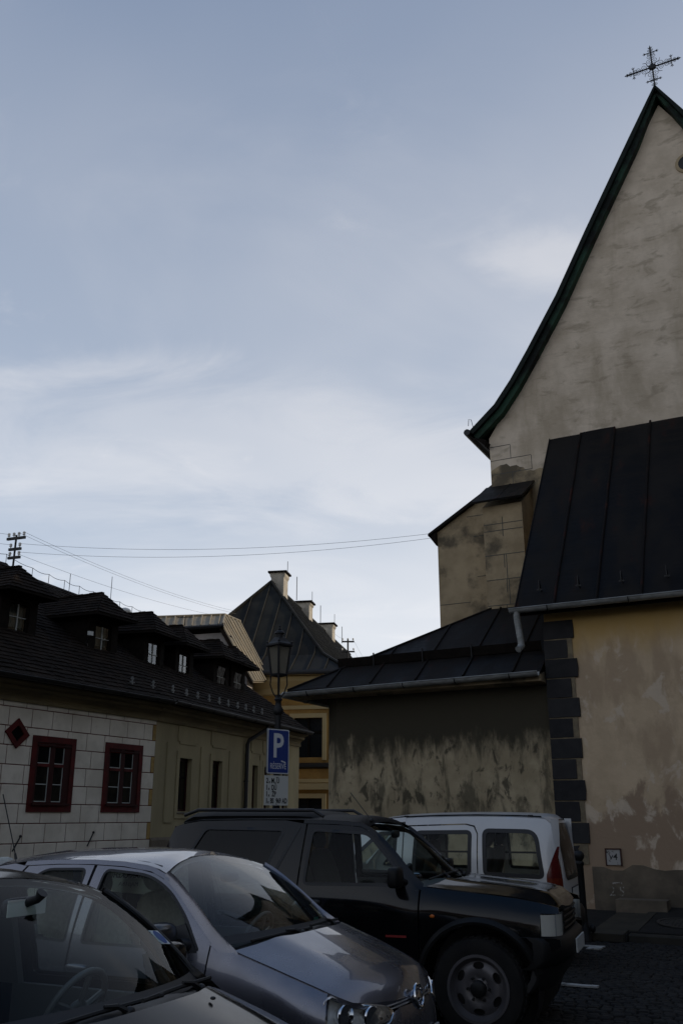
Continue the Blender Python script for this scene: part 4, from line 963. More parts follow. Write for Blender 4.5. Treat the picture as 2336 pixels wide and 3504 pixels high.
# ================================================================ unseen house added right of the camera to shade the yard, mirrored in the windscreens
ps = grid_thing('shading_house', 'tall grey gabled house, unseen, added right of the yard to shade it, mirrored in the windscreens', 'house', 8.0, -10)
ps.part('wall', MB().box((8, -10, 0), (20, 26, 10)), M['town_wall'])
ps.part('roof', MB().prism([(7.5, -10.3, 9.9), (14, -10.3, 19.0), (20.5, -10.3, 9.9)], (0, 36.6, 0)), M['town_roof'])
for i, u in enumerate((-5, 1.5, 8, 14.5, 21)):
    d = ps.part('roof_gable', MB().prism([(7.95, u-1.9, 9.95), (7.95, u, 13.2), (7.95, u+1.9, 9.95)], (3.0, 0, 0)), M['town_roof'])
    ps.part('gable_front', MB().prism([(7.9, u-1.6, 9.9), (7.9, u, 12.7), (7.9, u+1.6, 9.9)], (.05, 0, 0)), M['town_wall'], d)
for u in (-8, -5, -2, 1, 4, 7, 10, 13, 16, 19, 22):
    for z in (1.4, 5.4):
        w = ps.part('window', MB().box((7.93, u-.62, z-.1), (8.0, u+.62, z+1.9)), M['pale_wall'])
        ps.part('pane', MB().box((7.91, u-.5, z), (7.931, u+.5, z+1.78)), M['pane_dark'], w)

# ================================================================ unseen houses added behind and left to block the low sky, mirrored in paint
def unseen_house(name, label, v0, v1, u0, u1, ze, zr, along='v'):
    T = grid_thing(name, label, 'house', v0, u0, group='unseen houses that block the low sky')
    T.part('wall', MB().box((v0, u0, 0), (v1, u1, ze)), M['town_wall'])
    um, vm = (u0+u1)/2, (v0+v1)/2
    if along == 'v': T.part('roof', MB().prism([(v0-.2, u0-.4, ze-.05), (v0-.2, um, zr), (v0-.2, u1+.4, ze-.05)], (v1-v0+.4, 0, 0)), M['town_roof'])
    else: T.part('roof', MB().prism([(v0-.4, u0-.2, ze-.05), (vm, u0-.2, zr), (v1+.4, u0-.2, ze-.05)], (0, u1-u0+.4, 0)), M['town_roof'])
    if along == 'v':
        n = int((v1-v0)/2.6)
        for k in range(n):
            x = v0 + (k+.5)*(v1-v0)/n
            for z in [1.2 + 3.3*i for i in range(int(ze/3.3))]:
                w = T.part('window', MB().box((x-.6, u1, z-.1), (x+.6, u1+.05, min(z+1.7, ze-.3))), M['pale_wall']); T.part('pane', MB().box((x-.48, u1+.05, z), (x+.48, u1+.07, min(z+1.6, ze-.35))), M['pane_dark'], w)
    else:
        n = int((u1-u0)/2.6)
        for k in range(n):
            y = u0 + (k+.5)*(u1-u0)/n
            for z in [1.2 + 3.3*i for i in range(int(ze/3.3))]:
                w = T.part('window', MB().box((v1, y-.6, z-.1), (v1+.05, y+.6, min(z+1.7, ze-.3))), M['pale_wall']); T.part('pane', MB().box((v1+.05, y-.48, z), (v1+.07, y+.48, min(z+1.6, ze-.35))), M['pane_dark'], w)
unseen_house('unseen_house', 'tall unseen house added behind the camera to block low sky, mirrored in the car doors', -13, -1, -35, -25, 7.0, 11.0)
unseen_house('unseen_house', 'lower unseen house added behind the camera to block low sky, towards the right', -1, 5, -35, -25.5, 6.2, 9.6)
unseen_house('unseen_house', 'wide unseen house added behind the camera to block low sky, at the left corner', -28, -13, -36, -24.5, 7.4, 11.5)
unseen_house('unseen_house', 'two storey unseen house added on the left to block low sky, before the ashlar house', -24, -14.2, -24, 8.8, 5.0, 8.6, 'u')
# ================================================================ text helper
def text_mesh(body, size, extrude=.0008, bold=0.0, align='CENTER', squeeze=1.0):
    c = bpy.data.curves.new('lettering', 'FONT'); c.body = body; c.size = size; c.extrude = extrude; c.align_x = align; c.align_y = 'CENTER'; c.offset = bold; c.resolution_u = 3
    o = bpy.data.objects.new('lettering', c); COL.objects.link(o)
    dg = bpy.context.evaluated_depsgraph_get(); dg.update()
    me = bpy.data.meshes.new_from_object(o.evaluated_get(dg)); bpy.data.objects.remove(o); bpy.data.curves.remove(c)
    for v in me.vertices: v.co.x *= squeeze
    return me
def put_text(name, body, size, m, parent, loc, rot, bold=0.0, align='CENTER', squeeze=1.0, extrude=.0008):
    me = text_mesh(body, size, extrude, bold, align, squeeze); me.materials.clear(); me.materials.append(m)
    return link(name, me, m, parent, loc=loc, rot=rot)
FRONT = (R(90), 0, 0)     # text lying in local xz, facing -y

put_text('painted_number', '2 5', .21, M['number_paint'], sac.o, (-3.61+4.55, 16.938-17.0, .48), FRONT, 0.002)
sac.part('painted_mark', MB().box((-3.68, 16.939, .60), (-3.52, 16.944, .63)), M['number_paint'])
put_text('scratched_number', 'v4', .15, M['sign_black'], bx_.o, (.0, -.026, .16), (R(90), R(6), 0), 0.001)

# ================================================================ street lamp
LP = at(946, 2700, 16.5); LP.z = .1
lp = Thing('street_lamp', 'black cast iron street lamp with tapered four sided lantern', 'street lamp', LP, R(45))
lp.part('post', MB().lathe([(.13,-.1),(.13,.15),(.10,.25),(.085,.9),(.095,.95),(.07,1.05),(.062,1.8),(.055,3.05),(.055,3.28)], n=14), M['iron'], smooth=40)
lp.part('collar', MB().lathe([(.05,3.26),(.085,3.30),(.095,3.36),(.06,3.42),(.05,3.5),(.075,3.54),(.05,3.58),(.05,3.62)], n=14), M['iron'], smooth=40)
zb, zt_, rb, rt = 3.98, 4.49, .135, .20
for k in range(4):
    w = R(45 + 90*k); e = Vector((math.cos(w), math.sin(w), 0))
    lp.part('cradle_arm', MB().tube([e*.03 + Vector((0,0,3.56)), e*.10 + Vector((0,0,3.66)), e*.15 + Vector((0,0,3.80)), e*.14 + Vector((0,0,3.97))], .013, 6), M['iron'])
    lp.part('lantern_post', MB().tube([e*rb + Vector((0,0,zb)), e*rt + Vector((0,0,zt_))], .02, 6), M['iron'])
    w2 = R(90 + 90*k); f0, f1 = R(45+90*k), R(135+90*k)
    a, b = Vector((math.cos(f0), math.sin(f0), 0)), Vector((math.cos(f1), math.sin(f1), 0)); k_ = .97
    lp.part('lantern_pane', MB().add([a*rb*k_+Vector((0,0,zb+.02)), b*rb*k_+Vector((0,0,zb+.02)), b*rt*k_+Vector((0,0,zt_-.02)), a*rt*k_+Vector((0,0,zt_-.02))], [(0,1,2,3)]), M['lamp_glass'])
    lp.part('roof_knob', MB().lathe([(.0,0),(.022,.01),(.012,.035),(.022,.055),(.0,.09)], e*(rt+.02) + Vector((0,0,zt_+.01)), 8), M['iron'])
lp.part('lantern_base', MB().lathe([(.04,3.93),(.15,3.955),(.16,3.985),(.13,3.995)], n=4, a0=R(45)), M['iron'])
lp.part('lantern_roof', MB().lathe([(.22,4.47),(.245,4.49),(.24,4.52),(.17,4.565),(.11,4.63),(.085,4.65)], n=4, a0=R(45)), M['iron'])
lp.part('chimney_cap', MB().lathe([(.07,4.63),(.07,4.71),(.095,4.715),(.085,4.745),(.05,4.77),(.02,4.78),(.03,4.80),(.013,4.825),(.02,4.845),(.0,4.89)], n=12), M['iron'], smooth=40)
lp.part('lamp_globe', MB().ball((0,0,4.22), (.055,.055,.10), 12, 8), mat('opal globe', (.42,.40,.34), .4), smooth=80)

# ================================================================ parking sign and the reservation plate
SP = at(951, 2620, 16.36)
ps_ = Thing('parking_sign', 'blue reserved parking sign with a white P fixed to the lamp post', 'sign', Vector((SP.x, SP.y, 2.37)), R(45))
def rrect(w, h, r, n=5):
    pts = []
    for cx, cz, a in ((w-r,h-r,0),(-w+r,h-r,90),(-w+r,-h+r,180),(w-r,-h+r,270)):
        for i in range(n+1): t = R(a + 90*i/n); pts.append((cx + r*math.cos(t), cz + r*math.sin(t)))
    return pts
SW, SHH = .25, .375
ps_.part('panel', MB().prism([(x, .0, z+SHH) for x, z in rrect(SW, SHH, .03)], (0, .018, 0)), M['sign_grey'])
ps_.part('white_border', MB().prism([(x, -.002, z+SHH) for x, z in rrect(SW-.006, SHH-.006, .026)], (0, .0018, 0)), M['sign_white'])
ps_.part('blue_field', MB().prism([(x, -.004, z+SHH) for x, z in rrect(SW-.024, SHH-.022, .018)], (0, .0018, 0)), M['sign_blue'])
put_text('letter', 'P', .56, M['sign_white'], ps_.o, (-.01, -.0052, SHH+.075), FRONT, .012, squeeze=.86)
put_text('lettering', 'RÉSERVÉ', .135, M['sign_white'], ps_.o, (-.0, -.0052, .125), FRONT, .0, squeeze=.72)
ps_.part('white_patch', MB().add([(.065,-.0062,.205),(.16,-.0062,.185),(.16,-.0062,.205),(.065,-.0062,.228)], [(0,1,2,3)]), M['sign_white'])
ps_.part('clamp', MB().box((-.06,.018,.2),(.06,.06,.24)).box((-.06,.018,.52),(.06,.06,.56)), M['sign_grey'])
SP2 = at(946, 2700, 16.36)
pl_ = Thing('reservation_plate', 'white reservation plate with black lettering below the blue sign', 'sign', Vector((SP2.x, SP2.y, 1.86)), R(43))
pl_.part('panel', MB().box((-.255, 0, 0), (.255, .012, .485)), M['sign_white2'])
for txt, x, z, s, sq in (('2', -.205, .395, .115, .75), ('x', -.155, .378, .06, .8), ('M', -.085, .395, .115, .72), ('s', -.03, .372, .065, .8), ('Ú', .03, .395, .115, .72),
                      ('1', -.21, .285, .115, .75), ('x', -.165, .268, .06, .8), ('DÚ', -.055, .285, .115, .68),
                      ('1', -.21, .180, .115, .75), ('x', -.165, .163, .06, .8), ('ŽP', -.055, .180, .115, .68),
                      ('1', -.21, .070, .115, .75), ('x', -.172, .053, .06, .8), ('BS', -.095, .070, .115, .66), ('969', .045, .070, .115, .66), ('AD', .18, .070, .115, .66)):
    put_text('lettering', txt, s, M['sign_black'], pl_.o, (x, -.0015, z), FRONT, .0035, squeeze=sq)
for z in (.455, .02): pl_.part('bolt', MB().lathe([(.0,-.006),(.009,-.006),(.009,0)], (.0,0,z), 8, 'y'), M['sign_black'])
pl_.part('clamp', MB().box((-.06,.012,.1),(.06,.05,.13)).box((-.06,.012,.36),(.06,.05,.39)), M['sign_grey'])

# ================================================================ bollard
bo = Thing('bollard', 'black cast iron bollard with round knob behind the white van', 'bollard', G(-3.57, 14.36, .0), 0)
bo.part('post', MB().lathe([(.10,-.03),(.10,.05),(.085,.07),(.085,.16),(.068,.20),(.060,.30),(.055,1.0),(.066,1.02),(.066,1.05),(.05,1.07)], n=16), M['iron'], smooth=40)
bo.part('knob', MB().lathe([(.045,1.06),(.05,1.08),(.075,1.11),(.08,1.145),(.07,1.18),(.04,1.205),(.0,1.212)], n=16), M['iron'], smooth=50)
bo.part('foot_hook', MB().ball((.11,-.05,.17), (.045,.045,.06), 10, 6), M['iron'], smooth=60)

# ================================================================ wire poles on the roofs, overhead wires
def wire_pole(name, label, base, h, arms, rotz, r=.035):
    T = Thing(name, label, 'pole', base, rotz)
    T.part('mast', MB().tube([(0,0,-.8), (0,0,h)], r, 8), M['iron'])
    pts = []
    for (z, half_, n, tilt) in arms:
        a = T.part('crossarm', MB().box((-half_, -.03, z-.035), (half_, .03, z+.035)), M['iron'])
        for k in range(n):
            x = -half_ + .05 + (2*half_-.1)*k/(n-1)
            T.part('insulator', MB().tube([(x,0,z+.03),(x,0,z+.08)], .012, 5).lathe([(.02,.07),(.042,.08),(.03,.11),(.042,.13),(.036,.16),(.0,.18)], (x,0,z), 8), M['porcelain'], a)
            pts.append((x, z+.14))
    return T, pts
pb = at(45, 1942, 24.3); pb.z -= .1
P1, p1 = wire_pole('wire_pole', 'dark wire pole with white insulators on the ridge at the left edge', pb, 1.02, ((.93,.30,4,0),(.62,.20,2,0),(.38,.20,2,0)), R(-20), .028)
def pw(T, x, z): return T.o.location + Vector((x*math.cos(T.o.rotation_euler[2]), x*math.sin(T.o.rotation_euler[2]), z))
pb2 = at(1190, 2262, 44)
P2, p2 = wire_pole('wire_pole', 'small distant wire pole on the far roof beside the annex', pb2, 1.05, ((.93,.30,3,0),(.45,.32,2,0)), 0, .04)
def wire(label, a, b, sag, r=.0042, group='overhead wires'):
    a, b = Vector(a), Vector(b); n = 20
    pts = [a.lerp(b, i/n) - Vector((0,0,sag*4*(i/n)*(1-i/n))) for i in range(n+1)]
    return single('overhead_wire', label, 'wire', MB().tube(pts, r, 4), M['wire'], base=tuple(a), group=group)
ch_at = G(-8.05, 20.4, 8.30)
wire('upper of two thin wires between the left pole and the church buttress', pw(P1, .17, .76), ch_at + Vector((0,0,.02)), .28)
wire('lower of two thin wires between the left pole and the church buttress', pw(P1, .17, .52), ch_at + Vector((.05,.1,-.06)), .30)
fr_ = at(838, 2110, 40)
wire('topmost thin wire running from the left pole to the dark hipped roof', pw(P1, .28, 1.07), fr_ + Vector((0,0,.15)), .25)
wire('second thin wire running from the left pole to the dark hipped roof', pw(P1, .10, 1.07), fr_ + Vector((0.1,0,.02)), .25)
wire('lowest thin wire running from the left pole to the dark hipped roof', pw(P1, .17, .45), fr_ + Vector((-.3,0,-.12)), .22)
wire('higher thin wire leaving the left pole toward the picture edge', pw(P1, -.28, 1.07), pw(P1, -.28, 1.07) + Vector((-6,-3,.45)), .1)
wire('lower thin wire leaving the left pole toward the picture edge', pw(P1, -.17, .76), pw(P1, -.17, .76) + Vector((-6,-3,.35)), .1)
e2 = at(1120, 2160, 52)
wire('upper wire between the small distant pole and the far chimney', pw(P2, -.25, 1.07), e2 + Vector((0,0,.3)), .1)
wire('lower wire between the small distant pole and the far chimney', pw(P2, -.27, .6), e2 + Vector((0,0,-.6)), .1)
wire('upper wire dropping right from the small distant pole', pw(P2, .25, 1.07), at(1250, 2262, 42), .05)
wire('lower wire dropping right from the small distant pole', pw(P2, .27, .6), at(1232, 2264, 42), .05)
# lightning conductor along the ridge of the left houses
lc_t = Thing('lightning_conductor', 'thin lightning conductor wire on short supports along the shingle ridge', 'wire', G(-19.5, 12, 8.2), 0)
def rp_(u):
    if u <= 17.55: return G(-19.5, u, 8.30)
    d = u - 17.55; return G(-14 - .155*d - 5.14, 17.55 + d, 8.05)
us = [10 + i*.75 for i in range(20)]
pts = [rp_(u) + Vector((0,0,.24)) - lc_t.o.location for u in us]; full = []
for a, b in zip(pts[:-1], pts[1:]):
    for t in (0, .25, .5, .75): full.append(a.lerp(b, t) - Vector((0,0,.10*t*(1-t)*2)))
lc_t.part('conductor', MB().tube(full, .008, 4), M['wire'])
for u in us: 
    q = rp_(u) - lc_t.o.location; lc_t.part('support', MB().tube([q - Vector((0,0,.1)), q + Vector((.0,0,.24))], .009, 4), M['wire'])
for u, h in ((17.0,.55), (20.0,.5), (22.2,.95)):
    q = rp_(u) - lc_t.o.location; lc_t.part('air_terminal', MB().tube([q - Vector((0,0,.1)), q + Vector((0,0,h))], .010, 4), M['wire'])
tv = at(632, 2150, 33.2)
an = Thing('roof_aerial', 'small television aerial in front of the tan half hipped roof', 'aerial', tv, R(10))
an.part('mast', MB().tube([(0,0,-1.4),(0,0,.42)], .02, 5), M['iron'])
an.part('boom', MB().tube([(-.28,0,.38),(.28,0,.42)], .012, 4), M['iron'])
for x in (-.24,-.1,.04,.18): an.part('element', MB().tube([(x,-.12,.40),(x,.12,.40)], .008, 4), M['iron'])
# round lit vent on the beige ridge and the little white box on a dormer cheek
gp_ = at(428, 2093, 27.3)
gv = Thing('ridge_vent', 'round pale ventilator peeping over the shingle ridge', 'vent', gp_, 0)
gv.part('hood', MB().ball((0,0,0), (.19,.19,.12), 12, 8), M['porcelain'], smooth=60); gv.part('neck', MB().tube([(0,0,-.35),(0,0,-.02)], .09, 8), M['dark_metal'])
fl = at(308, 2168, 20.6)
fd = Thing('floodlight', 'small white floodlight on the shingle roof beside the second dormer', 'lamp', fl, R(60))
fd.part('housing', MB().prism([(-.055,-.06,-.045),(.055,-.06,-.045),(.04,.03,-.035),(-.04,.03,-.035)], (0,0,.09)), M['sign_white2'])
fd.part('bracket', MB().tube([(0,.0,-.06),(.02,.1,-.2),(.2,.25,-.22)], .02, 6), M['iron'])
# ================================================================ cars: common tools (local frame x forward, y left, z up)
def curve(keys):
    """monotone-ish cubic through (x, value) keys"""
    ks = sorted(keys); xs = [k[0] for k in ks]; ys = [k[1] for k in ks]; n = len(xs)
    h = [xs[i+1]-xs[i] for i in range(n-1)]; d = [(ys[i+1]-ys[i])/h[i] for i in range(n-1)]; m = [d[0]] + [0.0]*(n-2) + [d[-1]]
    for i in range(1, n-1):
        m[i] = 0.0 if d[i-1]*d[i] <= 0 else 2*d[i-1]*d[i]/(d[i-1]+d[i]) if abs(d[i-1]+d[i]) > 1e-9 else 0.0
    def f(x):
        if x <= xs[0]: return ys[0]
        if x >= xs[-1]: return ys[-1]
        i = 0
        while x > xs[i+1]: i += 1
        t = (x-xs[i])/h[i]; t2, t3 = t*t, t*t*t
        return (2*t3-3*t2+1)*ys[i] + (t3-2*t2+t)*h[i]*m[i] + (-2*t3+3*t2)*ys[i+1] + (t3-t2)*h[i]*m[i+1]
    return f
def clamp(x, a=0.0, b=1.0): return a if x < a else b if x > b else x
def roundp(pts, r=.05, n=4):
    """round the corners of a closed 2-D polygon; a point may carry its own radius as third value"""
    out_ = []; m = len(pts)
    for i in range(m):
        p, a, b = Vector(pts[i][:2]), Vector(pts[i-1][:2]), Vector(pts[(i+1) % m][:2]); rr = pts[i][2] if len(pts[i]) > 2 else r
        if rr <= 0: out_.append(tuple(p)); continue
        da, db = (a-p), (b-p); la, lb = da.length, db.length; q = min(rr, la*.45, lb*.45); s, e = p + da/la*q, p + db/lb*q
        for k in range(n+1):
            t = k/n; out_.append(tuple(s*(1-t)**2 + p*2*t*(1-t) + e*t*t))
    return out_
def inset(poly, d):
    """move a closed 2-D polygon inwards by d"""
    n = len(poly); A = sum(poly[i][0]*poly[(i+1) % n][1] - poly[(i+1) % n][0]*poly[i][1] for i in range(n)); sg = 1 if A > 0 else -1; res = []
    for i in range(n):
        p, a, b = Vector(poly[i]), Vector(poly[i-1]), Vector(poly[(i+1) % n]); e1, e2 = (p-a), (b-p)
        if e1.length < 1e-7 or e2.length < 1e-7: res.append(tuple(p)); continue
        n1 = Vector((-e1.y, e1.x)).normalized()*sg; n2 = Vector((-e2.y, e2.x)).normalized()*sg; q = (n1+n2)
        if q.length < .2: q = n1
        q.normalize(); res.append(tuple(p + q*(d/max(.5, q.dot(n1)))))
    return res
def inpoly(p, poly):
    x, y = p; c = False; n = len(poly)
    for i in range(n):
        x0, y0 = poly[i]; x1, y1 = poly[(i+1) % n]
        if (y0 > y) != (y1 > y) and x < (x1-x0)*(y-y0)/(y1-y0)+x0: c = not c
    return c
def densify(poly, step):
    out_ = []; n = len(poly)
    for i in range(n):
        a, b = Vector(poly[i]), Vector(poly[(i+1) % n]); k = max(1, int((b-a).length/step))
        for j in range(k): out_.append(tuple(a.lerp(b, j/k)))
    return out_
def cdt(outer, holes, step):
    """triangulate a polygon with holes, with grid points inside"""
    outer = densify(outer, step); holes = [densify(h, step) for h in holes]; vs = []; es = []
    for lp_ in [outer] + holes:
        o = len(vs); n = len(lp_); vs += [Vector(p) for p in lp_]; es += [(o+i, o+(i+1) % n) for i in range(n)]
    x0, x1 = min(p[0] for p in outer), max(p[0] for p in outer); y0, y1 = min(p[1] for p in outer), max(p[1] for p in outer)
    ol = inset(outer, step*.35); y = y0 + step*.5
    while y < y1:
        x = x0 + step*.5
        while x < x1:
            if inpoly((x, y), ol) and not any(inpoly((x, y), inset(h, -step*.35)) for h in holes): vs.append(Vector((x, y)))
            x += step
        y += step
    r = delaunay_2d_cdt(vs, es, [], 0, 1e-6); rv, re, rf = r[0], r[1], r[2]; keep = []
    for f in rf:
        c = sum((rv[i] for i in f), Vector((0,0)))/len(f)
        if inpoly(c, outer) and not any(inpoly(c, h) for h in holes): keep.append(tuple(f))
    return rv, keep, [outer] + holes
def skin(outer, holes, fn, step=.06, rim=.03, rim_dir=None, flip=False):
    """2-D panel mapped to 3-D by fn, with a returned edge of depth rim along rim_dir"""
    vs, fs, loops = cdt(outer, holes, step); mb = MB(); P = [Vector(fn(v.x, v.y)) for v in vs]
    mb.add(P, [f[::-1] if flip else f for f in fs])
    if rim:
        d = Vector(rim_dir)*rim
        for lp_ in loops:
            a = [Vector(fn(*p)) for p in lp_]; n = len(a); o = len(mb.v); mb.v += [tuple(p) for p in a] + [tuple(p + d) for p in a]
            mb.f += [(o+i, o+(i+1) % n, o+n+(i+1) % n, o+n+i) for i in range(n)]
    return mb
class Body:
    """side surface y = W(x, z) below a shoulder curve (yc, zc)"""
    def __init__(s, zc, yc, ymax, zm, p=2.0, tuck=.07, zb=.2):
        s.zc, s.yc, s.ym, s.zm, s.p, s.tuck, s.zb = curve(zc), curve(yc), curve(ymax), (curve(zm) if isinstance(zm, list) else (lambda x: zm)), (curve(p) if isinstance(p, list) else (lambda x: p)), tuck, zb
    def W(s, x, z):
        ym, zm, zc = s.ym(x), s.zm(x), s.zc(x)
        if z > zm: return ym - (ym - s.yc(x))*clamp((z-zm)/max(.02, zc-zm), 0, 1.15)**s.p(x)
        return ym - s.tuck*clamp((zm-z)/(zm-s.zb), 0, 1.2)**2
    def R(s, x, z, d=0.0): return (x, -(s.W(x, z)+d), z)
    def L(s, x, z, d=0.0): return (x, s.W(x, z)+d, z)
def side_pair(T, B, name, outer, holes, m, step=.06, rim=.03, d=0.0, parent=None, sides='RL', smooth=40, kind=None, gap=.0025):
    out_ = {}; outer = inset(outer, gap)
    for s in sides:
        fn = (lambda x, z: B.R(x, z, d)) if s == 'R' else (lambda x, z: B.L(x, z, d))
        out_[s] = T.part(name, skin(outer, holes, fn, step, rim, (0, 1 if s == 'R' else -1, 0), flip=(s == 'L')), m, parent if not isinstance(parent, dict) else parent[s], smooth)
    return out_
def wheel(T, c, r, w, side, rim_m, tyre_m, style='plain', parent=None):
    """side=-1 right, +1 left; tyre with rim, hub and slots"""
    cx, cy, cz = c; s = side; rr = r*.64
    prof = [(rr, -w*.5), (rr+.02, -w*.52), (r*.86, -w*.54), (r*.95, -w*.5), (r, -w*.36), (r, w*.36), (r*.95, w*.5), (r*.86, w*.54), (rr+.02, w*.52), (rr, w*.5)]
    wh_ = T.part('wheel', MB().lathe([(a, b) for a, b in prof] + [prof[0]], (cx, cy, cz), 36, 'y', caps=False), tyre_m, parent, 35)
    tr = MB(); nt_ = 40
    for k in range(nt_):
        a0, a1 = 2*math.pi*k/nt_, 2*math.pi*(k+.62)/nt_
        for (ya, yb, of) in ((-.42, -.05, 0), (.05, .42, .5)):
            b0, b1 = a0 + of*2*math.pi/nt_, a1 + of*2*math.pi/nt_; pts = []
            for rad in (r-.004, r+.007):
                for (aa, yy) in ((b0, ya), (b1, ya), (b1, yb), (b0, yb)): pts.append((cx + rad*math.sin(aa), cy + yy*w, cz + rad*math.cos(aa)))
            tr.add(pts, [(4,5,6,7), (0,1,5,4), (1,2,6,5), (2,3,7,6), (3,0,4,7)])
    T.part('tread', tr, tyre_m, wh_)
    yo = cy + s*w*.5
    lip = [(rr+.012, s*.0), (rr+.012, s*.012), (rr-.01, s*.012), (rr-.02, -s*.01), (rr-.045, -s*.04)]
    T.part('rim', MB().lathe(lip, (cx, yo, cz), 36, 'y', caps=False), rim_m, wh_, 40)
    def dish(a, b):
        q = math.hypot(a, b); t = q/(rr-.03)
        dep = -.045 + (.03*math.sin(clamp((t-.25)/.75)*math.pi)) + (.03 if t < .30 else 0)
        return (cx + a, yo + s*dep, cz + b)
    n_h = 6 if style == 'steel' else 5; holes = []
    for k in range(n_h):
        a = 2*math.pi*k/n_h + .5; hc = Vector((math.cos(a), math.sin(a)))*(rr*.70); tt = Vector((-math.sin(a), math.cos(a))); rd = Vector((math.cos(a), math.sin(a)))
        holes.append([tuple(hc + tt*math.cos(2*math.pi*i/12)*rr*.19 + rd*math.sin(2*math.pi*i/12)*rr*.115) for i in range(12)])
    circ = [((rr-.03)*math.cos(2*math.pi*i/40), (rr-.03)*math.sin(2*math.pi*i/40)) for i in range(40)]
    T.part('wheel_disc', skin(circ, holes, dish, .03, .02, (0, -s, 0), flip=(s < 0)), rim_m, wh_, 50)
    T.part('hub_cap', MB().lathe([(rr*.27, s*-.02), (rr*.26, s*.02), (rr*.18, s*.035), (.0, s*.035)], (cx, yo, cz), 18, 'y'), T.mats['hub'], wh_, 40)
    for k in range(6):
        a = 2*math.pi*k/6; T.part('wheel_nut', MB().lathe([(.011, s*-.02), (.011, s*.012), (.0, s*.014)], (cx + rr*.36*math.cos(a), yo, cz + rr*.36*math.sin(a)), 6, 'y'), T.mats['hub'], wh_)
    T.part('brake_drum', MB().lathe([(rr*.95, -s*.06), (.0, -s*.06)], (cx, yo, cz), 20, 'y'), M['car_black'], wh_)
    return wh_
def seat(T, x, y, m, h=.0, s=1.0, name='seat'):
    st = T.part(name, MB().ball((x+.02, y, .52+h), (.27*s,.25*s,.12), 16, 10, .55), m, smooth=70)
    bk = MB().ball((0,0,.30), (.085,.245*s,.34), 16, 12, .6); bk.move(Matrix.Translation((x-.22*s, y, .55+h)) @ Matrix.Rotation(R(-17), 4, 'Y'))
    T.part('seat_back', bk, m, st, 70)
    hd = MB().ball((0,0,.76), (.06,.135,.125), 14, 10, .75); hd.tube([(0,-.06,.5),(0,-.06,.7)], .008, 5).tube([(0,.06,.5),(0,.06,.7)], .008, 5); hd.move(Matrix.Translation((x-.22*s, y, .55+h)) @ Matrix.Rotation(R(-15), 4, 'Y'))
    T.part('headrest', hd, m, st, 70); return st
def steering(T, x, y, z, m):
    mb = MB(); n = 30; rad = .18
    ring = [(rad*math.cos(2*math.pi*i/n), rad*math.sin(2*math.pi*i/n), 0) for i in range(n+1)]
    mb.tube(ring, .015, 8, False)
    for a in (R(200), R(340), R(270)): mb.tube([(0,0,-.02), (rad*math.cos(a), rad*math.sin(a), 0)], .014, 6)
    mb.ball((0,0,-.01), (.065,.055,.025), 12, 8); mb.tube([(0,0,-.02),(0,0,-.3)], .03, 8)
    mb.move(Matrix.Translation((x,y,z)) @ Matrix.Rotation(R(-64), 4, 'Y') @ Matrix.Rotation(R(90), 4, 'Z'))
    return T.part('steering_wheel', mb, m, smooth=50)
M['car_black'] = mat('car black plastic', (.012,.012,.013), .55)
M['car_trim'] = mat('car trim plastic', (.011,.0112,.0115), .5, spec=.2)
M['tyre'] = mat('tyre rubber', (.008,.008,.008), .9, spec=.3, col2=(.014,.013,.012), scale=6, bump=.1)
M['car_glass'] = glass('car glass', (.90,.95,.92), .32)
M['car_glass_dark'] = glass('tinted car glass', (.12,.14,.17), .5)
M['wind_glass'] = glass('windscreen glass', (.84,.92,.90), .30)
M['wind_glass_bright'] = glass('clean windscreen glass', (.84,.92,.90), .85)
M['chrome'] = mat('chrome', (.75,.76,.78), .06, 1.0)
M['lens'] = glass('lamp lens', (.95,.97,.97), .6)
M['reflector'] = mat('lamp reflector', (.82,.83,.84), .10, 1.0)
M['seat_grey'] = mat('grey seat cloth', (.58,.58,.52), .95, col2=(.48,.48,.43), scale=30, bump=.2, bscale=160)
M['interior'] = mat('car interior', (.085,.088,.09), .85, spec=.3)
M['interior_l'] = mat('pale headlining', (.35,.35,.32), .95)
M['mirror_glass'] = mat('mirror glass', (.85,.87,.85), .02, 1.0)
M['plate_white'] = mat('number plate', (.60,.61,.58), .45)
M['rubber'] = mat('wiper rubber', (.01,.01,.01), .7)

def loft(T, name, rows, m, parent=None, smooth=60, both=False, flip=False, thick=None, tdir=(0,0,-1)):
    """rows of 3-D points -> quad sheet (optionally with a thin underside)"""
    n, k = len(rows), len(rows[0]); mb = MB(); mb.v = [tuple(p) for r in rows for p in r]
    mb.f = [(i*k+j, (i+1)*k+j, (i+1)*k+j+1, i*k+j+1) for i in range(n-1) for j in range(k-1)]
    if flip: mb.f = [f[::-1] for f in mb.f]
    if thick:
        o = len(mb.v); d = Vector(tdir)*thick
        bd = [(0,j) for j in range(k)] + [(i,k-1) for i in range(1,n)] + [(n-1,j) for j in range(k-2,-1,-1)] + [(i,0) for i in range(n-2,0,-1)]
        pts = [Vector(rows[i][j]) for i, j in bd]; q = len(pts); mb.v += [tuple(p) for p in pts] + [tuple(p+d) for p in pts]
        mb.f += [(o+i, o+(i+1) % q, o+q+(i+1) % q, o+q+i) for i in range(q)]
    return T.part(name, mb, m, parent, smooth)
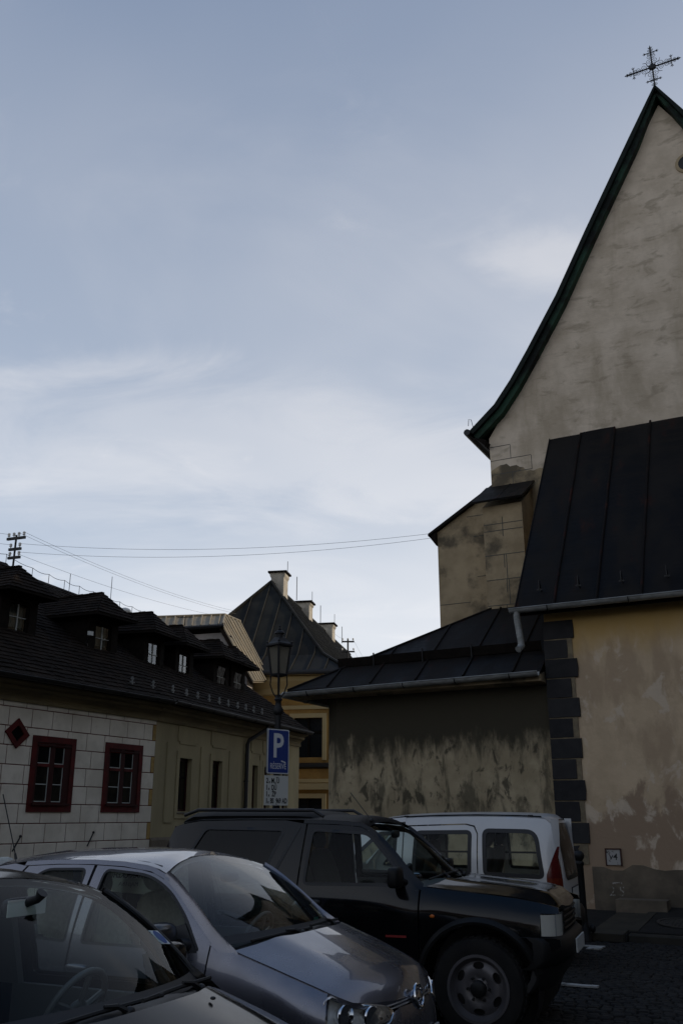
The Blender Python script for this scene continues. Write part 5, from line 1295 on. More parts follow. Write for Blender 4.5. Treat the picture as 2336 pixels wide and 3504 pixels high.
def screen_rows(bc, bs, tc, ts, n=15, mrow=9, bulge=.03, bp=2.0):
    """screen glass between a base line (centre bc, corner bs) and a top line; corners mirrored in y; curved in plan"""
    rows = []
    for i in range(mrow):
        t = i/(mrow-1); r = []
        for j in range(n):
            s = -1 + 2*j/(n-1); q = abs(s)**bp
            B_ = Vector((bc[0]+(bs[0]-bc[0])*q, bs[1]*s, bc[2]+(bs[2]-bc[2])*q)); T_ = Vector((tc[0]+(ts[0]-tc[0])*q, ts[1]*s, tc[2]+(ts[2]-tc[2])*q))
            p = B_.lerp(T_, t); b = 4*t*(1-t)*bulge; p += Vector((.6*b, 0, .8*b)); r.append(p)
        rows.append(r)
    return rows
def wiper(T, a, b, c, zoff=.02, m=None):
    """arm from pivot a to mid blade, blade b-c lying on the glass"""
    a, b, c = Vector(a), Vector(b), Vector(c); mid = b.lerp(c, .55)
    w = T.part('wiper', MB().tube([b, b.lerp(c,.5)+Vector((0,0,.004)), c], .009, 6), M['rubber'], smooth=50)
    T.part('wiper_arm', MB().tube([a, a.lerp(mid,.5)+Vector((0,0,.02)), mid+Vector((0,0,.018))], [.013,.010,.007], 6).ball(a, .022, 8, 6), M['car_black'], w, 50)
    return w
# ================================================================ silver-blue hatchback (the second car)
M['paint_silver'] = mat('silver blue metallic', (.175,.179,.212), .29, .75, coat=1.0, col2=(.155,.158,.186), scale=2.2, rvar=.05)
M['paint_silver_in'] = mat('door inside', (.05,.05,.055), .7)
def hatchback(T, paint, near_detail=True, seats=None, glassm=None, wind=None):
    zc = [(.92,.625),(.82,.69),(.70,.75),(.4,.855),(.12,.938),(.0,.975),(-.25,1.172),(-.47,1.335),(-.62,1.385),(-.85,1.41),(-1.2,1.418),(-1.65,1.40),(-2.1,1.34),(-2.38,1.25),(-2.58,1.02),(-2.70,.85)]
    yc = [(.92,.42),(.82,.585),(.70,.685),(.4,.735),(.12,.742),(.0,.735),(-.25,.68),(-.47,.618),(-.62,.592),(-.85,.58),(-1.2,.575),(-1.65,.57),(-2.1,.56),(-2.38,.57),(-2.58,.62),(-2.70,.62)]
    ym = [(.92,.52),(.82,.68),(.70,.765),(.4,.815),(0,.825),(-1,.828),(-2,.815),(-2.4,.78),(-2.70,.70)]
    B = Body(zc, yc, ym, [(1.0,.55),(.4,.58),(0,.62),(-2.7,.62)], [(1.0,2.6),(.3,2.6),(-.1,2.0),(-2.7,2.0)], .07, .2)
    mt = T.mats
    ax_f, ax_r, rw = .30, -2.19, .29
    def arch(cx, r, a0, a1, n=12): return [(cx + r*math.cos(R(a0 + (a1-a0)*i/n)), .29 + r*math.sin(R(a0 + (a1-a0)*i/n))) for i in range(n+1)]
    # front wing
    fw = [(-.055,.22), (-.055,B.zc(-.055)-.040), (-.0,B.zc(0)-.040), (.05,B.zc(.05)-.022)] + [(x, B.zc(x)-.004) for x in (.1,.2,.3,.4,.5,.6,.67)] + [(.69,.752), (.70,.70), (.71,.60), (.69,.50), (.66,.42)] + arch(ax_f, .355, 22, 188)[:-1]
    fw = fw[::-1]
    side_pair(T, B, 'front_wing', fw, [], mt['paint'], .05)
    # doors with window openings
    top = lambda x, d: B.zc(x) - d
    fd = [(-.06,.24), (-.06,.925)] + [(x, top(x,.030)) for x in (-.06,-.16,-.26,-.36,-.47,-.58,-.70,-.85,-1.0)] + [(-1.065, top(-1.065,.03)), (-1.075,.93), (-1.075,.24)]
    fw_ = roundp([(-.125,.935,.02), (-.255,1.108,.06), (-.42,1.258,.1), (-.62,1.342,.12), (-.985,1.366,.05), (-1.0,.935,.03)], .04)
    d1 = side_pair(T, B, 'front_door', fd[::-1], [fw_], mt['paint'], .055)
    rd = [(-1.085,.24), (-1.085,.93)] + [(x, top(x,.03)) for x in (-1.085,-1.25,-1.4,-1.55,-1.66)] + [(-1.78,1.20), (-1.86,.95), (-1.84,.72), (-1.72,.50), (-1.66,.24)]
    rw_ = roundp([(-1.12,.935,.03), (-1.135,1.366,.05), (-1.50,1.357,.08), (-1.63,1.25,.06), (-1.735,.965,.04)], .04)
    d2 = side_pair(T, B, 'rear_door', rd[::-1], [rw_], mt['paint'], .055)
    rq = [(-1.668,.24), (-1.73,.50), (-1.85,.72), (-1.87,.95), (-1.79,1.205), (-1.67, top(-1.67,.03))] + [(x, top(x,.004)) for x in (-1.8,-1.95,-2.1,-2.25,-2.38,-2.5,-2.6)] + [(-2.68,.86), (-2.70,.62), (-2.66,.40)] + arch(ax_r, .345, -15+0, 195)[:-1]
    # keep the arch below the quarter outline simple
    rq = [(-1.80,.42), (-1.80,.60), (-1.86,.74), (-1.875,.95), (-1.795,1.205), (-1.675, top(-1.675,.03))] + [(x, top(x,.004)) for x in (-1.8,-1.95,-2.1,-2.25,-2.38,-2.5,-2.6)] + [(-2.68,.86), (-2.70,.62), (-2.62,.42), (-2.52,.42)] + arch(ax_r, .345, 25, 155)
    qw = roundp([(-1.845,1.03,.02), (-1.79,1.19,.03), (-1.72,1.305,.03), (-1.98,1.285,.05), (-2.12,1.12,.05)], .03)
    side_pair(T, B, 'rear_quarter', rq[::-1], [qw], mt['paint'], .06)
    gl = glassm or M['car_glass']
    side_pair(T, B, 'window_glass', inset(fw_, -.008), [], gl, .09, 0, -.012, d1, gap=0)
    side_pair(T, B, 'window_glass', inset(rw_, -.008), [], gl, .09, 0, -.012, d2, gap=0)
    side_pair(T, B, 'quarter_glass', inset(qw, -.008), [], gl, .09, 0, -.012, gap=0)
    for nm, wp, dd in (('window_seal', fw_, d1), ('window_seal', rw_, d2), ('window_seal', qw, None)):
        side_pair(T, B, nm, inset(wp, -.003), [inset(wp, .013)], M['car_black'], .05, 0, .001, dd, gap=0)
    # black mirror triangle in the front corner of the window
    side_pair(T, B, 'mirror_patch', [(-.135,.925), (-.31,.925), (-.315,1.06), (-.255,1.075)][::-1], [], M['car_black'], .06, .01, .004, d1, gap=0)
    side_pair(T, B, 'sill', [(-1.70,.18), (-1.70,.235), (-.03,.235), (-.03,.18)][::-1], [], mt['paint'], .08)
    # mirrors
    for s, dd in ((-1, d1['R']), (1, d1['L'])):
        y0 = s*(B.W(-.25,.97)); mm = MB().ball((-.30, y0 + s*.155, 1.015), (.075,.125,.082), 18, 12, .72)
        mr = T.part('door_mirror', mm, mt['mirror'], dd, 70)
        T.part('mirror_foot', MB().tube([(-.215, y0 - s*.02, .955), (-.235, y0 + s*.05, .968)], [.045,.036], 10), M['car_black'], dd, 60)
        T.part('mirror_pane', MB().lathe([(.0, -.004), (.062, -.004), (.068, .0)], (0,0,0), 16, 'x').move(Matrix.Translation((-.372, y0 + s*.155, 1.015)) @ Matrix.Diagonal((1,1.45,.95,1))), M['mirror_glass'], dd)
        T.part('door_handle', MB().ball((-.98, s*(B.W(-.98,.80)+.018), .80), (.085,.022,.024), 12, 6, .6), mt['paint'], dd, 60)
    # bonnet
    rows = []; tt = [0,.06,.14,.24,.36,.48,.6,.7,.8,.88,.94,.98,1.0]
    for t in tt:
        xe = .10 - .0 + (.80-.10)*t; xcn = .305 + (.935-.305)*t; r = []
        ze, ye = B.zc(xe)+.002, B.yc(xe)-.004
        crown = .060*(1-.35*t) - .02*clamp((t-.8)/.2)**2
        for j in range(23):
            s = -1 + 2*j/22; q = abs(s)
            z = ze + crown*(1-q**2.4) - .055*clamp((t-.82)/.18)**2.2*(1-q**3) + .012*math.exp(-((q-.62)/.12)**2)*(1-t*.6)
            r.append((xe + (xcn-xe)*(1-q**2.2), ye*s, z))
        rows.append(r)
    loft(T, 'bonnet', rows, mt['paint'], thick=.03, flip=True)
    # scuttle panel between bonnet and screen
    rows = []
    for t in (0, .5, 1.0):
        r = []
        for j in range(15):
            s = -1 + 2*j/14; q = abs(s)**2.1; r.append((.295-.20*q - .10*t + .012*t*q, .72*s*(1-.01*t), .955 - .035*q + .04*(1-q) - .012*math.sin(math.pi*t) + .012*t))
        rows.append(r)
    loft(T, 'scuttle', rows, M['car_black'], smooth=60)
    # screen, roof
    sr = screen_rows((.215,0,.985), (.02,.722,.964), (-.60,0,1.432), (-.475,.608,1.347), 17, 11, .028, 2.1)
    sc_o = loft(T, 'windscreen', sr, wind or M['wind_glass'], flip=True)
    band = [sr[0], [p + Vector((-.05,0,.042)) for p in sr[0]]]
    loft(T, 'screen_band', [[p + Vector((.0,0,.003)) for p in r] for r in band], M['car_black'], sc_o, flip=True)
    # A pillars
    for s in (-1, 1):
        rows = []
        for i in range(13):
            t = i/12; x = .13 - .63*t; zz_, yy_ = B.zc(x), B.yc(x); e = Vector(sr[int(round(t*10))][0 if s < 0 else -1]); e2 = Vector(sr[0][0 if s < 0 else -1]).lerp(Vector(sr[-1][0 if s < 0 else -1]), t) + Vector((.6,0,.8))*(4*t*(1-t)*.028)
            o = Vector((x, s*(yy_+.001), zz_)); md = o.lerp(e2, .5) + Vector((.012, s*.006, .018)); dn = Vector((x, s*(B.W(x, zz_-.045)-.002), zz_-.045))
            rows.append([dn, o, md, e2])
        loft(T, 'a_pillar', rows, mt['paint'], smooth=50, flip=(s > 0))
    rows = []; xs_ = [-.49,-.56,-.66,-.85,-1.1,-1.4,-1.7,-2.0,-2.25,-2.40]
    for i, x in enumerate(xs_):
        r = []; ze, ye = B.zc(x)+.001, B.yc(x)+.001; cr_ = .062 if i else .085
        for j in range(19):
            s = -1 + 2*j/18; q = abs(s); xx = x - (.115*(1-q**2.1) if i == 0 else .09*(1-q**2.1) if i == 1 else .04*(1-q**2.1) if i == 2 else 0)
            zz_ = ze + cr_*(1-q**2.3)
            if i == 0: zz_ = 1.347 + .088*(1-q**2.1)
            r.append((xx, ye*s, zz_))
        rows.append(r)
    rf_ = loft(T, 'roof', rows, mt['roof'] if 'roof' in mt else mt['paint'], flip=False)
    T.part('headlining', MB().add([(p[0], p[1]*.97, p[2]-.035) for r in rows for p in r], [(i*19+j, i*19+j+1, (i+1)*19+j+1, (i+1)*19+j) for i in range(9) for j in range(18)]), M['interior_l'], rf_, 60)
    for s in (-1, 1):
        T.part('roof_moulding', MB().tube([(x, s*(B.yc(x)-.055), B.zc(x)+.0095) for x in (-.58,-.7,-.85,-1.0,-1.15,-1.3,-1.45,-1.6,-1.75,-1.9,-2.05,-2.2)], .004, 5), M['car_black'], rf_)
    side_pair(T, B, 'cant_rail', [(x, B.zc(x)-.027) for x in (-.46,-.62,-.85,-1.1,-1.4,-1.66,-1.70)] + [(x, B.zc(x)+.001) for x in (-1.70,-1.66,-1.4,-1.1,-.85,-.62,-.46)], [], mt['paint'], .06, .01, 0, rf_, gap=0)
    # tail: hatch with glass, lower panel
    rows = []
    for t in (0,.2,.4,.6,.8,1.0):
        x = -2.40 - .26*t; r = []
        for j in range(11):
            s = -1 + 2*j/10; r.append((x - .05*(1-abs(s)**2), (B.yc(-2.40)*(1-t) + .6*t)*s, 1.30 + (.90-1.30)*t - .02*abs(s)))
        rows.append(r)
    loft(T, 'rear_glass', rows, M['car_glass'], flip=False)
    rows = []
    for t in (0,.3,.6,1.0):
        r = []
        for j in range(15):
            s = -1 + 2*j/14; r.append((-2.70 - .06*(1-abs(s)**3) + .02*t, .70*s, .90 - .62*t))
        rows.append(r)
    loft(T, 'tailgate', rows, mt['paint'], flip=False)
    # cabin
    T.part('cabin_floor', MB().box((-2.6,-.68,.30), (.15,.68,.36)).box((-2.6,-.68,.36), (-2.05,.68,.85)), M['interior'])
    ds = []
    for i in range(7):
        t = i/6; ds.append([(.16 - .42*t + .10*(1-abs(s)**2), .69*s, .945 - .03*abs(s)**2 - (.16*clamp((t-.75)/.25)) + .015*math.sin(t*math.pi)) for s in [-1+2*j/12 for j in range(13)]])
    loft(T, 'dashboard', ds, mt.get('dash', M['interior']), flip=True)
    T.part('dashboard_front', MB().box((-.27,-.69,.36), (-.22,.69,.79)), M['interior'])
    sm = seats or M['seat_grey']
    for s in (-1, 1): seat(T, -.85, s*.34, sm)
    seat(T, -1.75, -.3, sm); seat(T, -1.75, .3, sm)
    steering(T, -.38, .34, .88, mat('wheel rim vinyl', (.09,.092,.092), .5))
    for s, dd in ((-1, d1['R']), (1, d1['L'])):
        T.part('door_card', MB().box((-1.06, s*.70-.015, .40), (-.10, s*.70+.015, .90)), M['interior'], dd)
        T.part('b_pillar', MB().prism([(-1.0, s*.70, .9), (-1.14, s*.70, .9), (-1.12, s*.58, 1.37), (-1.02, s*.58, 1.37)], (0, -s*.04, 0)), M['interior'])
    for cx in (ax_f, ax_r):
        for s in (-1, 1): wheel(T, (cx, s*.71, rw), rw, .18, s, M['reflector'] if False else mt['rim'], M['tyre'])
    for cx in (ax_f, ax_r):
        T.part('wheel_well', MB().lathe([(.36,-.80),(.36,.80)], (cx,0,.29), 20, 'y', caps=False), M['car_black'])
    return B, sr

T2 = Thing('silver_hatchback', 'silver blue hatchback parked beside the dark car in front', 'car', (-.405, 6.655, 0), R(-25.2))
T2.mats = {'paint': M['paint_silver'], 'mirror': mat('dark mirror shell', (.02,.02,.022), .3, coat=.6), 'rim': mat('wheel trim', (.25,.25,.26), .4, .7), 'hub': M['chrome']}
B2, sr2 = hatchback(T2, M['paint_silver'], wind=M['wind_glass_bright'])
# front: bumper skin below the bonnet and lamps
def fr_outline(y, z):
    """x of the nose at half width y and height z"""
    q = clamp(abs(y)/.79); prof = .945 + .045*math.sin(clamp((.69-z)/.45)*math.pi) - .06*clamp((.34-z)/.2)
    return prof - .36*q**3.2 - .05*q**1.5
rows = []
for z in (.635,.615,.585,.55,.52,.48,.44,.40,.36,.32,.28,.22):
    r = []
    for j in range(33):
        y = -.80 + 1.6*j/32; top_ = .635 - .105*clamp((abs(y)-.28)/.16)
        r.append((fr_outline(y, z), y, z if z < .53 else min(z, top_ + .0)))
    rows.append(r)
loft(T2, 'front_bumper', rows, M['paint_silver'], flip=False)
# side wrap of bumper to the wheel arch
# grille with bars under the bonnet lip, badge
gr = []
for z in (.69, .63):
    gr.append([(fr_outline(y, z) - .035, y, z - .015*clamp(abs(y)/.4) ) for y in [-.36 + .72*j/14 for j in range(15)]])
g_o = loft(T2, 'grille', gr, M['car_black'], flip=False)
for z in (.640, .658, .676):
    T2.part('grille_bar', MB().tube([(fr_outline(y, z) - .022, y, z - .012*clamp(abs(y)/.4)) for y in [-.34 + .68*j/10 for j in range(11)]], .006, 5), mat('satin bar', (.3,.3,.3), .3, .8), g_o)
bd = MB(); n = 26
bd.tube([(0, .062*math.cos(2*math.pi*i/n), .062*math.sin(2*math.pi*i/n)) for i in range(n+1)], .011, 8, False)
bd.add([(.006,-.095,.0),(.012,-.01,.020),(.012,.025,.006),(.006,.095,.004),(.012,.01,-.020),(.012,-.025,-.006)], [(0,5,1),(1,5,2),(5,4,2),(2,4,3)])
bd.move(Matrix.Translation((fr_outline(0,.66)+.012, 0, .660)) @ Matrix.Rotation(R(-12), 4, 'Y'))
T2.part('badge', bd, M['chrome'], g_o, 40)
T2.part('badge_mount', MB().ball((fr_outline(0,.66)-.01, 0, .655), (.03,.085,.045), 12, 8), M['paint_silver'], g_o, 60)
# headlamps
for s in (-1, 1):
    lamp = [(.325,.622), (.38,.570), (.52,.545), (.68,.555), (.742,.59), (.750,.65), (.722,.715), (.69,.738), (.64,.716), (.58,.694), (.48,.676), (.38,.655)]   # outline in (y, z)
    lamp = roundp([(a, b, .02) for a, b in lamp], .02)
    def surf(y, z, s=s):
        q = clamp((y-.33)/.44); return (.938 - .245*q**1.55 - .075*clamp((z-.60)/.17) , s*y, z)
    lo_ = T2.part('headlamp', MB().tube([surf(*p) for p in lamp] + [surf(*lamp[0])], .0075, 6, False), mat('lamp frame', (.75,.75,.75), .18, .95), None, 50)
    T2.part('lens', skin(lamp, [], lambda y, z: tuple(Vector(surf(y, z)) + Vector((.004, s*.002, .002))), .03, 0, None, flip=(s > 0)), M['lens'], lo_, 60)
    bk_ = skin(lamp, [], lambda y, z: tuple(Vector(surf(y, z)) + Vector((-.065, -s*.01, 0))), .05, 0, None, flip=(s > 0)); T2.part('lamp_bowl', bk_, mat('lamp interior', (.80,.80,.80), .35, .15), lo_, 60)
    for (y, z, r, dpt) in ((.49,.612,.058,-.055), (.63,.635,.060,-.055)):
        p = Vector(surf(y, z)) + Vector((dpt, 0, 0)); mb = MB().lathe([(r, .045), (r*.86, .015), (r*.55, -.02), (r*.2, -.035), (.0, -.036)], (0,0,0), 20, 'x'); mb.move(Matrix.Translation(p) @ Matrix.Rotation(R(12)*s, 4, 'Z'))
        T2.part('reflector', mb, M['reflector'], lo_, 60)
        mb = MB().lathe([(r+.004, .05), (r+.006, .04), (r, .042)], (0,0,0), 20, 'x'); mb.move(Matrix.Translation(p) @ Matrix.Rotation(R(12)*s, 4, 'Z')); T2.part('reflector_ring', mb, M['chrome'], lo_, 50)
        T2.part('bulb', MB().ball(p + Vector((.0,0,0)), (.03,.012,.012), 8, 6), M['chrome'], lo_, 60)
    p = Vector(surf(.40,.61)) + Vector((-.03,0,0)); T2.part('indicator', MB().ball(p, (.02,.04,.03), 12, 8), mat('clear amber', (.45,.35,.25), .15, .3), lo_, 60)
# number plate
pf = fr_outline(0,.42)+.012
pl2 = T2.part('number_plate', MB().box((pf-.01,-.26,.365), (pf,.26,.475)), M['plate_white'])
me = text_mesh('020AF', .105, .001, .002, squeeze=.9); me.materials.clear(); me.materials.append(M['sign_black'])
link('plate_lettering', me, M['sign_black'], pl2, loc=(pf+.0012, -.02, .42), rot=(R(90), 0, R(90)))
T2.part('lower_grille', MB().box((fr_outline(.0,.3)-.02,-.45,.25), (fr_outline(.0,.3)+.002,.45,.33)), M['car_black'])
wiper(T2, (.23,-.12,.985), (.135,-.60,.985), (.235,.0,1.005)); wiper(T2, (.19,.42,.985), (.235,-.02,1.02), (.14,.58,1.0))
T2.part('aerial', MB().tube([(-2.30,-.03,1.335),(-2.33,-.03,1.42)], [.016,.008], 6).tube([(-2.33,-.03,1.42),(-2.52,-.03,1.86)], .0045, 5), M['car_black'])
T2.part('interior_mirror', MB().ball((-.40,0,1.295), (.02,.11,.03), 12, 8, .6), M['car_black'], smooth=60)
T2.part('tax_disc', MB().box((.015,.46,.992),(.017,.53,1.018)), mat('green sticker', (.05,.25,.15), .5))
# paper notice hanging inside the far window, read from the far side
pn = Thing('window_notice', 'white paper notice taped inside the window of the silver hatchback', 'notice', T2.o.matrix_world @ Vector((0,0,0)), R(-25.2))
pn.o.location = Vector((-.405, 6.655, 0)); 
pn.part('paper', MB().prism([(-1.90,.645,1.115), (-1.51,.650,1.10), (-1.54,.610,1.265), (-1.93,.605,1.285)], (0,.002,0)), frosted('paper', (.80,.82,.74), 0.0))
put_text('lettering', 'CHANICKEHO', .062, M['sign_black'], pn.o, (-1.73,.610,1.243), (R(76), 0, 0), .002, squeeze=-.95)
put_text('lettering', 'MAJSTRA', .05, mat('pencil grey', (.3,.3,.28), .9), pn.o, (-1.73,.625,1.178), (R(76), 0, 0), 0, squeeze=-.95)
# ================================================================ dark car nearest the camera
M['paint_dark'] = mat('dark grey metallic', (.009,.008,.0072), .16, .0, coat=.12, spec=.12, col2=(.012,.0105,.0095), scale=3, rvar=.04)
T1 = Thing('dark_car', 'dark car closest to the camera with a sticker on its windscreen pillar', 'car', (-.98, 4.11, 0), R(-24.5))
T1.mats = {'paint': M['paint_dark'], 'roof': M['paint_dark'], 'mirror': M['paint_dark'], 'rim': mat('grey alloy', (.2,.2,.2), .4, .7), 'hub': M['chrome'], 'dash': mat('soft dash', (.075,.08,.082), .7)}
B1, sr1 = hatchback(T1, M['paint_dark'], seats=mat('dark seat cloth', (.11,.12,.125), .95, bump=.2, bscale=120), glassm=M['car_glass'])
rows = []
for z in (.66,.61,.56,.52,.46,.40,.32,.24):
    rows.append([(fr_outline(-.8+1.6*j/24, min(z,.66)), -.8+1.6*j/24, z - (.06*clamp((abs(-.8+1.6*j/24)-.3)/.4) if z > .6 else 0)) for j in range(25)])
loft(T1, 'front_bumper', rows, M['paint_dark'])
for s in (-1, 1):
    lp2 = roundp([(.36,.60,.03),(.70,.60,.03),(.745,.70,.03),(.73,.765,.02),(.50,.725,.03),(.37,.67,.03)], .02)
    q = T1.part('headlamp', skin(lp2, [], lambda y, z: (.925 - .235*clamp((y-.33)/.44)**1.6 - .07*clamp((z-.6)/.17), s*y, z), .05, .04, (-1,0,0), flip=(s > 0)), M['reflector'], None, 60)
wiper(T1, (.24,-.10,.99), (.14,-.58,.985), (.25,.10,1.02)); wiper(T1, (.20,.46,.985), (.27,-.06,1.025), (.13,.64,1.0))
T1.part('washer_jet', MB().ball((.36,.30,.985), (.013,.010,.007), 10, 6), M['car_black'], smooth=60)
# interior mirror with camera bracket
im = T1.part('interior_mirror', MB().ball((-.44,.02,1.325), (.018,.125,.040), 16, 10, .5), M['car_black'], smooth=60)
T1.part('mirror_stalk', MB().tube([(-.43,.02,1.34),(-.36,.02,1.36),(-.34,.02,1.385)], [.02,.018,.026], 8), M['car_black'], im, 50)
T1.part('mirror_label', MB().box((-.419,-.095,1.292),(-.415,.135,1.358)), mat('pale mirror back', (.75,.76,.70), .5), im)
# tax sticker on the pillar: oval blue badge on white
def on_pillar(t, s=1):
    a, b = Vector(sr1[0][-1 if s > 0 else 0]), Vector(sr1[-1][-1 if s > 0 else 0]); return a.lerp(b, t) + Vector((.6,0,.8))*(4*t*(1-t)*.028)
a, b = on_pillar(.34), on_pillar(.48); d = (b-a); sd = Vector((-.25,-.93,.1)).normalized()
n_ = d.cross(sd).normalized(); n_ = n_ if n_.z > 0 else -n_
stq = [a - sd*.012, a + sd*.05, b + sd*.05, b - sd*.012]
st = T1.part('pillar_sticker', MB().prism([p + n_*.010 for p in stq], tuple(n_*.001)), M['sign_white'])
c = (stq[0]+stq[1]+stq[2]+stq[3])/4; du = d.normalized()
T1.part('oval_badge', MB().prism([c + n_*.0118 + du*(.042*math.cos(2*math.pi*i/20)) + sd*(.022*math.sin(2*math.pi*i/20)) for i in range(20)], tuple(n_*.0008)), mat('badge blue', (.03,.08,.25), .4), st)
T1.part('aerial_clip', MB().box((0,0,0),(.001,.001,.001)), M['car_black']) if False else None
# rear mirror shell far side and light pillar trim
T1.part('screen_trim', MB().tube([on_pillar(t) + Vector((.004,.012,.006)) for t in [i/12 for i in range(13)]], .009, 6), M['car_black'])
T1.part('screen_trim', MB().tube([on_pillar(t, -1) + Vector((.004,-.012,.006)) for t in [i/12 for i in range(13)]], .009, 6), M['car_black'])
# ================================================================ black off-roader (x = 0 at the front axle)
M['paint_black'] = mat('black blue paint', (.003,.0034,.004), .14, .0, coat=.35, spec=.2, col2=(.005,.005,.0055), scale=2.5, rvar=.05)
M['paint_black2'] = mat('black hardtop', (.004,.004,.0045), .55, .0, spec=.08)
T3 = Thing('black_offroader', 'black three door off roader with steel wheels between hatchback and van', 'car', (1.13+.76*math.sin(R(20)), 8.32+.76*math.cos(R(20)), 0), R(-20))
T3.mats = {'hub': M['car_trim']}
zc = [(.74,.96),(.60,1.005),(.3,1.055),(-.2,1.10),(-.46,1.125),(-.52,1.15),(-.75,1.40),(-.95,1.585),(-1.06,1.635),(-1.3,1.655),(-2.0,1.665),(-2.7,1.655),(-2.98,1.60),(-3.08,1.30),(-3.12,1.05)]
yc = [(.74,.66),(.60,.70),(.3,.715),(-.2,.725),(-.46,.73),(-.52,.73),(-.75,.68),(-.95,.635),(-1.06,.62),(-1.3,.615),(-2.0,.615),(-2.7,.61),(-2.98,.60),(-3.08,.66),(-3.12,.70)]
ym = [(.80,.74),(.66,.80),(.4,.83),(0,.835),(-1,.84),(-2.5,.835),(-2.95,.82),(-3.12,.79)]
B3 = Body(zc, yc, ym, [(.8,.80),(0,.86),(-.5,.92),(-3.1,.95)], [(.8,2.4),(-.3,2.4),(-.6,1.35),(-3.1,1.35)], .05, .35)
PB = M['paint_black']
def arch3(cx, r, a0, a1, n=14): return [(cx + r*math.cos(R(a0+(a1-a0)*i/n)), .375 + r*math.sin(R(a0+(a1-a0)*i/n))) for i in range(n+1)]
AXR = -2.33
fw = [(-.485,.45), (-.485,1.115)] + [(x, B3.zc(x)-.004) for x in (-.46,-.3,-.1,.1,.3,.45,.58)] + [(.655,.985), (.665,.94), (.52,.94), (.515,.765), (.665,.76), (.67,.70), (.47,.62)] + arch3(0, .475, 28, 170)
side_pair(T3, B3, 'front_wing', fw[::-1], [], PB, .06)
dr = [(-.495,.45), (-.495,1.13)] + [(x, B3.zc(x)-.035) for x in (-.55,-.65,-.75,-.85,-.95,-1.05,-1.2,-1.4,-1.58)] + [(-1.60,1.12), (-1.60,.45)]
dwn = roundp([(-.60,1.135,.03), (-.80,1.36,.05), (-.985,1.545,.06), (-1.52,1.575,.05), (-1.545,1.125,.04)], .04)
d3 = side_pair(T3, B3, 'door', dr[::-1], [dwn], PB, .06)
rq = [(-1.61,.45), (-1.61,1.12), (-1.59, B3.zc(-1.59)-.035)] + [(x, B3.zc(x)-.006) for x in (-1.8,-2.1,-2.4,-2.7,-2.9,-2.98)] + [(-3.05,1.35), (-3.11,1.10), (-3.12,.75), (-3.06,.50), (-2.84,.50)] + arch3(AXR, .46, 20, 160) + [(-1.85,.45)]
rwn = roundp([(-1.98,1.135,.04), (-1.80,1.575,.05), (-2.62,1.585,.05), (-2.86,1.14,.05)], .05)
q3 = side_pair(T3, B3, 'rear_quarter', rq[::-1], [rwn], PB, .065)
side_pair(T3, B3, 'window_glass', inset(dwn, -.008), [], M['car_glass'], .1, 0, -.012, d3, gap=0)
side_pair(T3, B3, 'window_glass', inset(rwn, -.008), [], M['car_glass_dark'], .1, 0, -.010, q3, gap=0)
for wp, dd in ((dwn, d3), (rwn, q3)): side_pair(T3, B3, 'window_seal', inset(wp, -.014), [inset(wp, .012)], M['car_black'], .06, 0, .002, dd, gap=0)
# slanting body-colour band between the two side windows of the hardtop
side_pair(T3, B3, 'hardtop_rib', [(-1.90,1.12), (-1.67,1.60), (-1.64,1.60), (-1.87,1.12)], [], M['car_black'], .08, 0, .004, q3, gap=0)
side_pair(T3, B3, 'sill', [(-1.88,.38), (-1.88,.445), (-.44,.445), (-.44,.38)][::-1], [], M['car_black'], .1)
# wheel-arch flares
for cx, r, a0, a1 in ((0,.475,14,172), (AXR,.46,8,172)):
    for s in (-1, 1):
        rows = []
        for i in range(25):
            a = R(a0 + (a1-a0)*i/24); x0, z0 = cx + r*math.cos(a), .375 + r*math.sin(a); x1, z1 = cx + (r+.055)*math.cos(a), .375 + (r+.055)*math.sin(a)
            rows.append([(x0, s*(B3.W(x0, min(z0, .9)) - .10), z0), (x0, s*(B3.W(x0, min(z0, .9))+.035), z0), (x1*.4+x0*.6, s*(B3.W(x0, min(z0,.9))+.045), z1*.4+z0*.6), (x1, s*(B3.W(x1, min(z1,.95))+.003), z1)])
        loft(T3, 'wheel_arch_flare', rows, M['car_trim'], smooth=40)
    T3.part('wheel_well', MB().lathe([(.47,-.78),(.47,-.45),(.30,-.42),(.30,.42),(.47,.45),(.47,.78)], (cx,0,.375), 24, 'y', caps=False), M['car_black'])
rimm = mat('painted steel wheel', (.105,.10,.105), .4, .4)
for cx in (0, AXR):
    for s in (-1, 1): wheel(T3, (cx, s*.735, .375), .378, .25, s, rimm, M['tyre'], 'steel')
